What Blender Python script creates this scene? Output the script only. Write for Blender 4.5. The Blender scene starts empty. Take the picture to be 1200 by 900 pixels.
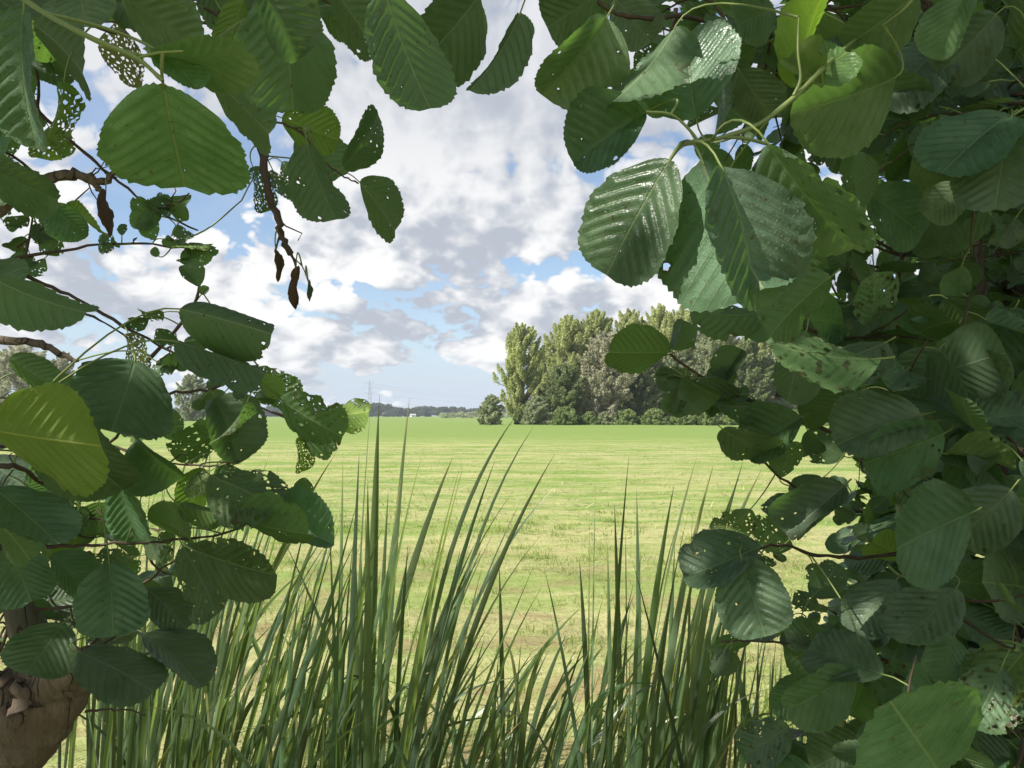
import bpy, math, random
import numpy as np
from mathutils import Vector, Matrix
from mathutils.geometry import delaunay_2d_cdt

random.seed(11)
rng = np.random.default_rng(11)
R = math.radians
scene = bpy.context.scene
COL = scene.collection

# ------------------------------------------------------------------ camera
CAM_H = 1.6
FPX = 905.0                      # focal length in pixels of the 1200 px wide photograph
HOR = 487.0                      # row of the horizon
PITCH = math.atan((HOR - 450.0) / FPX)
cam_d = bpy.data.cameras.new('camera')
cam_d.sensor_width = 36.0
cam_d.lens = 36.0 * FPX / 1200.0
cam_d.clip_start = 0.02
cam_d.clip_end = 6000.0
cam = bpy.data.objects.new('camera', cam_d)
COL.objects.link(cam)
cam.location = (0, 0, CAM_H)
cam.rotation_euler = (math.pi / 2 + PITCH, 0, 0)
scene.camera = cam
CAM = Vector((0, 0, CAM_H))
AX_R = Vector((1, 0, 0))
AX_F = Vector((0, math.cos(PITCH), math.sin(PITCH)))
AX_U = Vector((0, -math.sin(PITCH), math.cos(PITCH)))


def at(px, py, d):
    """point seen at photo pixel (px, py), d metres along the view axis"""
    return CAM + d * (AX_R * ((px - 600) / FPX) + AX_U * ((450 - py) / FPX) + AX_F)


def project(p):
    v = Vector(p) - CAM
    d = v.dot(AX_F)
    if d < 0.02:
        return None
    return (600 + FPX * v.dot(AX_R) / d, 450 - FPX * v.dot(AX_U) / d, d)


# ------------------------------------------------------------------ light
SUN_AZ = R(-119)                 # degrees right of the view direction (negative: left)
SUN_EL = R(44)
EXPOSURE = 0.95
sun_dir = Vector((math.sin(SUN_AZ) * math.cos(SUN_EL), math.cos(SUN_AZ) * math.cos(SUN_EL), math.sin(SUN_EL)))
sl = bpy.data.lights.new('sun', 'SUN')
sl.energy = 4.2
sl.angle = R(0.55)
sl.color = (1.0, 0.95, 0.86)
so = bpy.data.objects.new('sun', sl)
COL.objects.link(so)
so.rotation_euler = sun_dir.to_track_quat('Z', 'Y').to_euler()
so.location = (-30, 0, 40)

scene.view_settings.view_transform = 'Standard'
scene.view_settings.look = 'None'
scene.view_settings.gamma = 1.0
scene.view_settings.exposure = EXPOSURE
scene.view_settings.use_curve_mapping = False
scene.render.engine = 'CYCLES'
cy = scene.cycles
cy.use_denoising = True
try:
    cy.denoiser = 'OPENIMAGEDENOISE'
    cy.denoising_input_passes = 'RGB_ALBEDO_NORMAL'
except Exception:
    pass
cy.max_bounces = 7
cy.diffuse_bounces = 4
cy.glossy_bounces = 3
cy.transmission_bounces = 5
cy.volume_bounces = 0
cy.transparent_max_bounces = 8
cy.sample_clamp_indirect = 6.0


# ---- node helper
class NT:
    def __init__(self, tree):
        self.t = tree
        self.n = tree.nodes
        self.l = tree.links

    def new(self, typ, **kw):
        nd = self.n.new(typ)
        for k, v in kw.items():
            setattr(nd, k, v)
        return nd

    def link(self, a, b):
        self.l.new(a, b)

    def setin(self, sock, v):
        if isinstance(v, bpy.types.NodeSocket):
            self.l.new(v, sock)
        else:
            sock.default_value = v

    def math(self, op, a, b=None, c=None, clamp=False):
        nd = self.n.new('ShaderNodeMath')
        nd.operation = op
        nd.use_clamp = clamp
        self.setin(nd.inputs[0], a)
        if b is not None:
            self.setin(nd.inputs[1], b)
        if c is not None:
            self.setin(nd.inputs[2], c)
        return nd.outputs[0]

    def vmath(self, op, a, b=None, out=0):
        nd = self.n.new('ShaderNodeVectorMath')
        nd.operation = op
        self.setin(nd.inputs[0], a)
        if b is not None:
            self.setin(nd.inputs[3] if op == 'SCALE' else nd.inputs[1], b)
        return nd.outputs[out]

    def mix(self, fac, a, b, blend='MIX'):
        nd = self.n.new('ShaderNodeMix')
        nd.data_type = 'RGBA'
        nd.blend_type = blend
        nd.clamp_factor = True
        self.setin(nd.inputs[0], fac)
        self.setin(nd.inputs[6], a)
        self.setin(nd.inputs[7], b)
        return nd.outputs[2]

    def noise(self, vec, scale, detail=2.0, rough=0.5, dist=0.0, out=0):
        nd = self.n.new('ShaderNodeTexNoise')
        if vec is not None:
            self.setin(nd.inputs['Vector'], vec)
        nd.inputs['Scale'].default_value = scale
        nd.inputs['Detail'].default_value = detail
        nd.inputs['Roughness'].default_value = rough
        nd.inputs['Distortion'].default_value = dist
        return nd.outputs[out]

    def smooth(self, v, a, b, c=0.0, d=1.0):
        nd = self.n.new('ShaderNodeMapRange')
        nd.interpolation_type = 'SMOOTHSTEP'
        self.setin(nd.inputs[0], v)
        nd.inputs[1].default_value = a
        nd.inputs[2].default_value = b
        nd.inputs[3].default_value = c
        nd.inputs[4].default_value = d
        return nd.outputs[0]


# ---- sky: Nishita air plus broken cumulus, laid out in world directions (azimuth, height)
CV_B, CV_C = 0.80, 0.34


def sky_vec(px, py):
    d = (at(px, py, 1.0) - CAM).normalized()
    h = math.hypot(d.x, d.y)
    return (d.x / h, d.y / h, CV_B * math.log(max(d.z, 0.0) + CV_C))


def build_cloud_group():
    g = bpy.data.node_groups.new('cloud_density', 'ShaderNodeTree')
    g.interface.new_socket('Vector', in_out='INPUT', socket_type='NodeSocketVector')
    g.interface.new_socket('Density', in_out='OUTPUT', socket_type='NodeSocketFloat')
    k = NT(g)
    gi = k.new('NodeGroupInput')
    go = k.new('NodeGroupOutput')
    v = gi.outputs[0]
    vv = k.vmath('ADD', v, (3.7, 1.3, 0.4))
    base = k.noise(vv, 4.2, 5.0, 0.52)
    acc = None
    for (f, a, o) in ((9.0, 0.52, 0.0), (20.0, 0.32, 1.7), (43.0, 0.17, 4.1), (88.0, 0.08, 7.7)):
        n = k.noise(k.vmath('ADD', v, (o, o, o)), f, 0.0)
        r = k.math('MULTIPLY', k.math('ABSOLUTE', k.math('MULTIPLY_ADD', n, 2.0, -1.0)), a)
        acc = r if acc is None else k.math('ADD', acc, r)
    k.link(k.math('ADD', base, k.math('SUBTRACT', acc, 0.22)), go.inputs[0])
    return g


world = bpy.data.worlds.new('World')
scene.world = world
world.use_nodes = True
world.cycles.sampling_method = 'NONE'
wt = NT(world.node_tree)
wt.n.clear()
SKY_S = 0.085
sky = wt.new('ShaderNodeTexSky', sky_type='NISHITA')
sky.sun_disc = False
sky.sun_elevation = SUN_EL
sky.sun_rotation = SUN_AZ
sky.air_density = 1.0
sky.dust_density = 0.4
sky.ozone_density = 1.6
tc = wt.new('ShaderNodeTexCoord')
dirn = wt.vmath('NORMALIZE', tc.outputs['Generated'])
sep = wt.new('ShaderNodeSeparateXYZ')
wt.link(dirn, sep.inputs[0])
zz = wt.math('MAXIMUM', sep.outputs[2], 0.0)
hh = wt.math('SQRT', wt.math('SUBTRACT', 1.0001, wt.math('MULTIPLY', sep.outputs[2], sep.outputs[2])))
cmb = wt.new('ShaderNodeCombineXYZ')
wt.link(wt.math('DIVIDE', sep.outputs[0], hh), cmb.inputs[0])
wt.link(wt.math('DIVIDE', sep.outputs[1], hh), cmb.inputs[1])
wt.link(wt.math('MULTIPLY', wt.math('LOGARITHM', wt.math('ADD', zz, CV_C), math.e), CV_B), cmb.inputs[2])
cv = cmb.outputs[0]
cg = build_cloud_group()


def dens(vec):
    nd = wt.new('ShaderNodeGroup')
    nd.node_tree = cg
    wt.setin(nd.inputs[0], vec)
    return nd.outputs[0]


# the weather of this sky: cumulus banks and clear gaps at their directions
bank = None
for (px, py, rx, ry, amp) in [
    (460, 275, 130, 62, 0.16), (620, 250, 100, 52, 0.14), (340, 300, 110, 50, 0.10),
    (765, 340, 85, 26, 0.22), (230, 330, 120, 60, 0.12), (590, 90, 330, 140, 0.24),
    (440, 395, 170, 40, 0.17), (590, 385, 70, 60, 0.14),
    (165, 250, 110, 40, -0.30), (110, 110, 70, 60, -0.22), (655, 318, 80, 24, -0.24),
    (700, 195, 50, 34, -0.16), (410, 338, 90, 12, -0.16), (840, 335, 40, 22, -0.2),
]:
    c = sky_vec(px, py)
    cx = sky_vec(px + rx, py)
    cy_ = sky_vec(px, py - ry)
    sx = math.hypot(cx[0] - c[0], cx[1] - c[1])
    sz = abs(cy_[2] - c[2])
    q = wt.vmath('MULTIPLY', wt.vmath('SUBTRACT', cv, c), (1 / sx, 1 / sx, 1 / sz))
    f = wt.smooth(wt.vmath('LENGTH', q, out=1), 0.1, 1.35, amp, 0.0)
    bank = f if bank is None else wt.math('ADD', bank, f)
d0 = dens(cv)
d1 = dens(wt.vmath('ADD', cv, (-0.022, 0.0, 0.034)))
lown = wt.noise(wt.vmath('ADD', cv, (3.7, 1.3, 0.4)), 4.2, 1.0, 0.5)
lowu = wt.noise(wt.vmath('ADD', cv, (3.65, 1.3, 0.49)), 4.2, 1.0, 0.5)
# clear air under the cloud bases near the horizon
low = wt.smooth(zz, 0.022, 0.080, -0.22, 0.05)
high = wt.smooth(zz, 0.20, 0.36)
dc = wt.math('ADD', wt.math('ADD', d0, bank), low)
crisp = wt.smooth(dc, 0.455, 0.535)
soft = wt.smooth(dc, 0.42, 0.59)
cover = wt.math('ADD', wt.math('MULTIPLY', crisp, wt.math('SUBTRACT', 1.0, high)), wt.math('MULTIPLY', soft, high))
thick = wt.smooth(dc, 0.62, 1.0)
emb = wt.math('MULTIPLY', wt.math('SUBTRACT', d0, d1), wt.math('MULTIPLY_ADD', high, -0.7, 2.3))
embl = wt.math('MULTIPLY', wt.math('SUBTRACT', lown, lowu), 1.9)
lit = wt.math('ADD', wt.math('ADD', emb, embl), 0.52)
lit = wt.math('SUBTRACT', lit, wt.math('MULTIPLY', thick, 0.24))
# heaps are bright at the crown and grey at the base: their lower rim has more cloud above it
lit = wt.smooth(lit, 0.0, 1.0)
# higher clouds turn their grey undersides towards us
under = wt.smooth(zz, 0.20, 0.40, 1.0, 0.55)
lit = wt.math('MULTIPLY', lit, under)
K = 1.08 * 2 ** (-EXPOSURE)
ccol = wt.mix(lit, (0.47 * K, 0.51 * K, 0.585 * K, 1), (0.97 * K, 0.965 * K, 0.955 * K, 1))
# thin veil between the heaps
veil = wt.noise(wt.vmath('MULTIPLY', cv, (1.0, 1.0, 1.4)), 4.0, 4.0, 0.6)
veilf = wt.math('MAXIMUM', wt.math('MULTIPLY', wt.smooth(veil, 0.38, 0.68), 0.5), wt.smooth(zz, 0.0, 0.16, 0.85, 0.0))
skyc = wt.vmath('SCALE', sky.outputs[0], SKY_S)
skyc = wt.mix(veilf, skyc, (0.50 * K, 0.60 * K, 0.79 * K, 1))
skyc = wt.mix(cover, skyc, ccol)
bg = wt.new('ShaderNodeBackground')
wt.link(skyc, bg.inputs[0])
bg.inputs[1].default_value = 1.0
wo = wt.new('ShaderNodeOutputWorld')
wt.link(bg.outputs[0], wo.inputs[0])


# ------------------------------------------------------------------ mesh helpers
def mesh_arrays(name, V, F, uv=None, rnd=None, smooth=True):
    """V (n,3); F (m,3) or (m,4); uv per vertex; rnd per vertex"""
    me = bpy.data.meshes.new(name)
    V = np.asarray(V, dtype=np.float32)
    F = np.asarray(F, dtype=np.int32)
    k = F.shape[1]
    me.vertices.add(len(V))
    me.vertices.foreach_set('co', V.ravel())
    me.loops.add(F.size)
    me.loops.foreach_set('vertex_index', F.ravel())
    me.polygons.add(len(F))
    me.polygons.foreach_set('loop_start', np.arange(0, F.size, k, dtype=np.int32))
    try:
        me.polygons.foreach_set('loop_total', np.full(len(F), k, dtype=np.int32))
    except Exception:
        pass
    if uv is not None:
        ul = me.uv_layers.new(name='UVMap')
        ul.data.foreach_set('uv', np.asarray(uv, dtype=np.float32)[F.ravel()].ravel())
    if rnd is not None:
        a = me.attributes.new('rnd', 'FLOAT', 'POINT')
        a.data.foreach_set('value', np.asarray(rnd, dtype=np.float32))
    me.update(calc_edges=True)
    me.validate()
    if smooth:
        me.polygons.foreach_set('use_smooth', np.ones(len(me.polygons), dtype=bool))
    return me


def link(name, me, mat, parent=None, loc=None):
    o = bpy.data.objects.new(name, me)
    COL.objects.link(o)
    if mat is not None and me is not None and len(me.materials) == 0:
        me.materials.append(mat)
    if parent is not None:
        o.parent = parent
    if loc is not None:
        o.location = loc
    return o


def tag(o, label=None, cat=None, group=None, kind=None):
    if label:
        o['label'] = label
    if cat:
        o['category'] = cat
    if group:
        o['group'] = group
    if kind:
        o['kind'] = kind
    return o


def thing(name, loc, label, cat, group=None):
    o = bpy.data.objects.new(name, None)
    o.empty_display_size = 0.1
    COL.objects.link(o)
    o.location = loc
    return tag(o, label, cat, group)


class Geo:
    """collects geometry (quads) in world space"""
    def __init__(self):
        self.V, self.F, self.U, self.Rn, self.n = [], [], [], [], 0

    def add(self, V, F, U=None, rnd=0.0):
        V = np.asarray(V, dtype=np.float32)
        self.V.append(V)
        self.F.append(np.asarray(F, dtype=np.int32) + self.n)
        self.U.append(np.zeros((len(V), 2), np.float32) if U is None else np.asarray(U, np.float32))
        self.Rn.append(np.full(len(V), rnd, np.float32) if np.isscalar(rnd) else np.asarray(rnd, np.float32))
        self.n += len(V)

    def mesh(self, name, origin=(0, 0, 0)):
        V = np.concatenate(self.V) - np.array(origin, np.float32)
        return mesh_arrays(name, V, np.concatenate(self.F), np.concatenate(self.U), np.concatenate(self.Rn))


def tube(pts, rad, sides=7, wob=0.0):
    """tapered tube along a polyline; returns V, F(quads), UV"""
    P = np.asarray([tuple(p) for p in pts], float)
    n = len(P)
    rad = np.broadcast_to(np.asarray(rad, float), (n,))
    T = np.gradient(P, axis=0)
    T /= np.linalg.norm(T, axis=1, keepdims=True) + 1e-9
    a = np.array([0.0, 0, 1]) if abs(T[0][2]) < 0.9 else np.array([1.0, 0, 0])
    N = np.cross(T[0], a)
    N /= np.linalg.norm(N)
    V, U = [], []
    L = 0.0
    for i in range(n):
        if i:
            L += np.linalg.norm(P[i] - P[i - 1])
            N = N - T[i] * np.dot(N, T[i])
            N /= np.linalg.norm(N) + 1e-9
        B = np.cross(T[i], N)
        for j in range(sides):
            an = 2 * math.pi * j / sides
            r = rad[i] * (1 + (wob * random.uniform(-1, 1) if wob else 0))
            V.append(P[i] + r * (math.cos(an) * N + math.sin(an) * B))
            U.append((j / sides, L))
    F = []
    for i in range(n - 1):
        for j in range(sides):
            a0 = i * sides + j
            b0 = i * sides + (j + 1) % sides
            F.append((a0, b0, b0 + sides, a0 + sides))
    # close both ends
    for i, rev in ((0, True), (n - 1, False)):
        c = len(V)
        V.append(P[i] + T[i] * rad[i] * (0.3 if not rev else -0.3))
        U.append((0.5, L if not rev else 0.0))
        for j in range(sides):
            a0 = i * sides + j
            b0 = i * sides + (j + 1) % sides
            F.append((b0, a0, c, c) if rev else (a0, b0, c, c))
    return np.array(V), F, np.array(U)


def tube_tris(F):
    out = []
    for f in F:
        out.append((f[0], f[1], f[2]))
        if f[2] != f[3]:
            out.append((f[0], f[2], f[3]))
    return out


def smooth_path(pts, n=4):
    """Catmull-Rom through the points"""
    P = [Vector(p) for p in pts]
    if len(P) < 3:
        return [P[0].lerp(P[-1], i / n) for i in range(n + 1)]
    Q = [P[0] * 2 - P[1]] + P + [P[-1] * 2 - P[-2]]
    out = []
    for i in range(1, len(Q) - 2):
        for j in range(n):
            t = j / n
            a, b, c, d = Q[i - 1], Q[i], Q[i + 1], Q[i + 2]
            out.append(0.5 * ((2 * b) + (c - a) * t + (2 * a - 5 * b + 4 * c - d) * t * t + (3 * b - a - 3 * c + d) * t ** 3))
    out.append(P[-1])
    return out


# ------------------------------------------------------------------ materials
def new_mat(name):
    m = bpy.data.materials.new(name)
    m.use_nodes = True
    k = NT(m.node_tree)
    k.n.clear()
    return m, k


def finish(k, shader):
    o = k.new('ShaderNodeOutputMaterial')
    k.link(shader, o.inputs['Surface'])


def principled(k, col, rough=0.6, spec=0.4, normal=None):
    p = k.new('ShaderNodeBsdfPrincipled')
    k.setin(p.inputs['Base Color'], col)
    k.setin(p.inputs['Roughness'], rough)
    k.setin(p.inputs['Specular IOR Level'], spec)
    if normal is not None:
        k.link(normal, p.inputs['Normal'])
    return p


def bump(k, h, strength=0.3, dist=0.01):
    b = k.new('ShaderNodeBump')
    b.inputs['Strength'].default_value = strength
    b.inputs['Distance'].default_value = dist
    k.setin(b.inputs['Height'], h)
    return b.outputs[0]


def rnd_value(k):
    oi = k.new('ShaderNodeObjectInfo')
    at_ = k.new('ShaderNodeAttribute', attribute_name='rnd')
    r = k.math('FRACT', k.math('ADD', oi.outputs['Random'], at_.outputs['Fac']))
    return r, oi.outputs['Color']


def leaf_material():
    m, k = new_mat('alder_leaf')
    uvn = k.new('ShaderNodeUVMap', uv_map='UVMap')
    sp = k.new('ShaderNodeSeparateXYZ')
    k.link(uvn.outputs[0], sp.inputs[0])
    x = sp.outputs[0]
    ya = k.math('ABSOLUTE', k.math('SUBTRACT', sp.outputs[1], 0.5))
    rnd, tint = rnd_value(k)
    # side veins run forward from the midrib
    s = k.math('SUBTRACT', x, k.math('MULTIPLY', ya, 0.72))
    s = k.math('SUBTRACT', s, k.math('MULTIPLY', k.math('MULTIPLY', ya, ya), 0.30))
    ph = k.math('FRACT', k.math('DIVIDE', k.math('ADD', s, 0.93), 0.11))
    dist = k.math('ABSOLUTE', k.math('SUBTRACT', ph, 0.5))          # 0.5 at the vein
    vein = k.smooth(dist, 0.455, 0.495)
    mid = k.smooth(ya, 0.006, 0.014, 1.0, 0.0)
    veins = k.math('MAXIMUM', vein, mid)
    # fine net between the veins
    uvv = k.vmath('MULTIPLY', uvn.outputs[0], (1.0, 1.0, 1.0))
    fine = k.new('ShaderNodeTexVoronoi', feature='DISTANCE_TO_EDGE')
    k.link(uvv, fine.inputs['Vector'])
    fine.inputs['Scale'].default_value = 42.0
    net = k.smooth(fine.outputs['Distance'], 0.0, 0.06, 1.0, 0.0)
    # blotches and wear
    offs = k.new('ShaderNodeCombineXYZ')
    k.link(k.math('MULTIPLY', rnd, 37.0), offs.inputs[0])
    uvo = k.vmath('ADD', uvn.outputs[0], offs.outputs[0])
    blot = k.smooth(k.noise(uvo, 3.0, 5.0, 0.65), 0.28, 0.72)
    speck = k.smooth(k.noise(uvo, 17.0, 2.0, 0.5), 0.645, 0.72)
    geo = k.new('ShaderNodeNewGeometry')
    back = geo.outputs['Backfacing']
    top = k.mix(blot, (0.058, 0.116, 0.050, 1), (0.135, 0.218, 0.108, 1))
    hs = k.new('ShaderNodeHueSaturation')
    k.link(k.math('MULTIPLY_ADD', rnd, 0.06, 0.475), hs.inputs['Hue'])
    k.link(k.math('MULTIPLY_ADD', k.math('FRACT', k.math('MULTIPLY', rnd, 7.3)), 0.7, 0.68), hs.inputs['Value'])
    k.link(k.math('MULTIPLY_ADD', k.math('FRACT', k.math('MULTIPLY', rnd, 3.7)), 0.3, 0.8), hs.inputs['Saturation'])
    k.link(top, hs.inputs['Color'])
    top = hs.outputs[0]
    top = k.mix(k.math('MULTIPLY', veins, 0.6), top, (0.24, 0.32, 0.14, 1))
    und = k.mix(0.5, top, (0.125, 0.205, 0.095, 1))
    und = k.mix(k.math('MULTIPLY', veins, 0.7), und, (0.27, 0.33, 0.16, 1))
    base = k.mix(back, top, und)
    base = k.mix(k.math('MULTIPLY', speck, k.smooth(rnd, 0.2, 0.5)), base, (0.075, 0.05, 0.025, 1))
    rim = k.new('ShaderNodeAttribute', attribute_name='rim')
    rimf = k.smooth(rim.outputs['Fac'], 0.45, 1.0, 0.0, 0.8)
    base = k.mix(1.0, base, tint, 'MULTIPLY')
    base = k.mix(rimf, base, (0.085, 0.055, 0.022, 1))
    hgt = k.math('ADD', k.math('MULTIPLY', veins, -0.8), k.math('MULTIPLY', net, -0.25))
    hgt = k.math('ADD', hgt, k.math('MULTIPLY', blot, 0.6))
    nrm = bump(k, hgt, 0.7, 0.0016)
    rough = k.math('MULTIPLY_ADD', blot, 0.3, k.math('MULTIPLY_ADD', back, 0.2, 0.26))
    p = principled(k, base, rough, 0.5, nrm)
    tr = k.new('ShaderNodeBsdfTranslucent')
    tcol = k.mix(k.math('MULTIPLY', veins, 0.35), (0.150, 0.300, 0.045, 1), (0.08, 0.16, 0.03, 1))
    tcol = k.mix(k.math('MULTIPLY', blot, 0.35), tcol, (0.11, 0.22, 0.035, 1))
    tcol = k.mix(1.0, tcol, tint, 'MULTIPLY')
    k.link(tcol, tr.inputs[0])
    mx = k.new('ShaderNodeMixShader')
    mx.inputs[0].default_value = 0.33
    k.link(p.outputs[0], mx.inputs[1])
    k.link(tr.outputs[0], mx.inputs[2])
    finish(k, mx.outputs[0])
    return m


def dead_leaf_material():
    m, k = new_mat('withered_leaf')
    tcn = k.new('ShaderNodeTexCoord')
    n = k.noise(tcn.outputs['Object'], 60.0, 4.0, 0.6)
    c = k.mix(n, (0.045, 0.028, 0.018, 1), (0.17, 0.105, 0.055, 1))
    p = principled(k, c, 0.8, 0.2, bump(k, n, 0.6, 0.003))
    finish(k, p.outputs[0])
    return m


def skeleton_leaf_material():
    m, k = new_mat('eaten_leaf_lace')
    tcn = k.new('ShaderNodeTexCoord')
    n = k.noise(tcn.outputs['Object'], 50.0, 3.0, 0.6)
    c = k.mix(n, (0.10, 0.12, 0.05, 1), (0.24, 0.22, 0.12, 1))
    p = principled(k, c, 0.8, 0.2)
    tr = k.new('ShaderNodeBsdfTranslucent')
    tr.inputs[0].default_value = (0.25, 0.30, 0.06, 1)
    mx = k.new('ShaderNodeMixShader')
    mx.inputs[0].default_value = 0.4
    k.link(p.outputs[0], mx.inputs[1])
    k.link(tr.outputs[0], mx.inputs[2])
    finish(k, mx.outputs[0])
    return m


def bark_material(name, c0, c1, c2, scale=1.0):
    m, k = new_mat(name)
    tcn = k.new('ShaderNodeTexCoord')
    v = tcn.outputs['Object']
    mp = k.new('ShaderNodeMapping')
    mp.inputs['Rotation'].default_value = (0, R(-42), 0)
    mp.inputs['Scale'].default_value = (1, 1, 0.22)
    k.link(v, mp.inputs['Vector'])
    crack = k.new('ShaderNodeTexVoronoi', feature='DISTANCE_TO_EDGE')
    wv = k.vmath('ADD', mp.outputs[0], k.vmath('SCALE', k.noise(v, 22.0 * scale, 3.0, 0.6, out=1), 0.009 / scale))
    k.link(wv, crack.inputs['Vector'])
    crack.inputs['Scale'].default_value = 30.0 * scale
    cr = k.math('MAXIMUM', k.smooth(crack.outputs['Distance'], 0.0, 0.035), k.math('MULTIPLY', k.smooth(k.noise(v, 16.0 * scale, 2.0, 0.5), 0.50, 0.66), 0.9))
    n = k.smooth(k.noise(k.vmath('MULTIPLY', mp.outputs[0], (1, 1, 1.6)), 60.0 * scale, 8.0, 0.72), 0.25, 0.75)
    n2 = k.noise(v, 7.0 * scale, 3.0, 0.6)
    c = k.mix(n, c0, c1)
    c = k.mix(k.smooth(n2, 0.5, 0.68), c, c2)
    c = k.mix(cr, k.mix(0.25, (0.012, 0.009, 0.007, 1), c), c)
    h = k.math('ADD', k.math('MULTIPLY', cr, 0.7), k.math('MULTIPLY', n, 0.8))
    p = principled(k, c, 0.85, 0.25, bump(k, h, 0.9, 0.005 / scale))
    finish(k, p.outputs[0])
    return m


def plain_mat(name, c0, c1, scale=40.0, rough=0.7, spec=0.3):
    m, k = new_mat(name)
    tcn = k.new('ShaderNodeTexCoord')
    n = k.noise(tcn.outputs['Object'], scale, 4.0, 0.6)
    c = k.mix(n, c0, c1)
    p = principled(k, c, rough, spec, bump(k, n, 0.3, 0.002))
    finish(k, p.outputs[0])
    return m


def blade_material():
    m, k = new_mat('reed_blade')
    uvn = k.new('ShaderNodeUVMap', uv_map='UVMap')
    sp = k.new('ShaderNodeSeparateXYZ')
    k.link(uvn.outputs[0], sp.inputs[0])
    rnd, tint = rnd_value(k)
    ribs = k.math('SINE', k.math('MULTIPLY', sp.outputs[0], 75.0))
    cx = k.new('ShaderNodeCombineXYZ')
    k.link(k.math('MULTIPLY', sp.outputs[0], 9.0), cx.inputs[0])
    k.link(k.math('MULTIPLY', sp.outputs[1], 1.2), cx.inputs[1])
    k.link(k.math('MULTIPLY', rnd, 51.0), cx.inputs[2])
    st = k.noise(cx.outputs[0], 2.5, 4.0, 0.6)
    base = k.mix(rnd, (0.046, 0.084, 0.046, 1), (0.098, 0.155, 0.068, 1))
    base = k.mix(k.math('MULTIPLY', st, 0.6), base, (0.098, 0.140, 0.085, 1))
    # pale straw-red sheath near the foot, some yellowed tips
    foot = k.smooth(sp.outputs[1], 0.0, 0.22, 1.0, 0.0)
    base = k.mix(k.math('MULTIPLY', foot, 0.6), base, (0.16, 0.11, 0.055, 1))
    tipf = k.math('MULTIPLY', k.smooth(sp.outputs[1], 0.86, 0.98), k.smooth(rnd, 0.5, 0.7))
    base = k.mix(tipf, base, (0.26, 0.20, 0.09, 1))
    base = k.mix(1.0, base, tint, 'MULTIPLY')
    nrm = bump(k, k.math('ADD', ribs, st), 0.12, 0.0012)
    p = principled(k, base, 0.27, 0.7, nrm)
    tr = k.new('ShaderNodeBsdfTranslucent')
    tcol = k.mix(rnd, (0.15, 0.24, 0.05, 1), (0.24, 0.34, 0.06, 1))
    k.link(k.mix(1.0, tcol, tint, 'MULTIPLY'), tr.inputs[0])
    mx = k.new('ShaderNodeMixShader')
    mx.inputs[0].default_value = 0.35
    k.link(p.outputs[0], mx.inputs[1])
    k.link(tr.outputs[0], mx.inputs[2])
    finish(k, mx.outputs[0])
    return m


def card_material(name, c0, c1, trans, tf=0.35, rough=0.55, lo=0.7, hi=1.35):
    """foliage / grass made of small faces; 'rnd' varies from face to face"""
    m, k = new_mat(name)
    a = k.new('ShaderNodeAttribute', attribute_name='rnd')
    oi = k.new('ShaderNodeObjectInfo')
    c = k.mix(a.outputs['Fac'], c0, c1)
    hs = k.new('ShaderNodeHueSaturation')
    k.link(c, hs.inputs['Color'])
    k.link(k.math('MULTIPLY_ADD', k.math('FRACT', k.math('MULTIPLY', a.outputs['Fac'], 13.7)), hi - lo, lo), hs.inputs['Value'])
    c = k.mix(1.0, hs.outputs[0], oi.outputs['Color'], 'MULTIPLY')
    p = principled(k, c, rough, 0.3)
    tr = k.new('ShaderNodeBsdfTranslucent')
    k.link(k.mix(1.0, trans, oi.outputs['Color'], 'MULTIPLY'), tr.inputs[0])
    mx = k.new('ShaderNodeMixShader')
    mx.inputs[0].default_value = tf
    k.link(p.outputs[0], mx.inputs[1])
    k.link(tr.outputs[0], mx.inputs[2])
    finish(k, mx.outputs[0])
    return m


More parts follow.
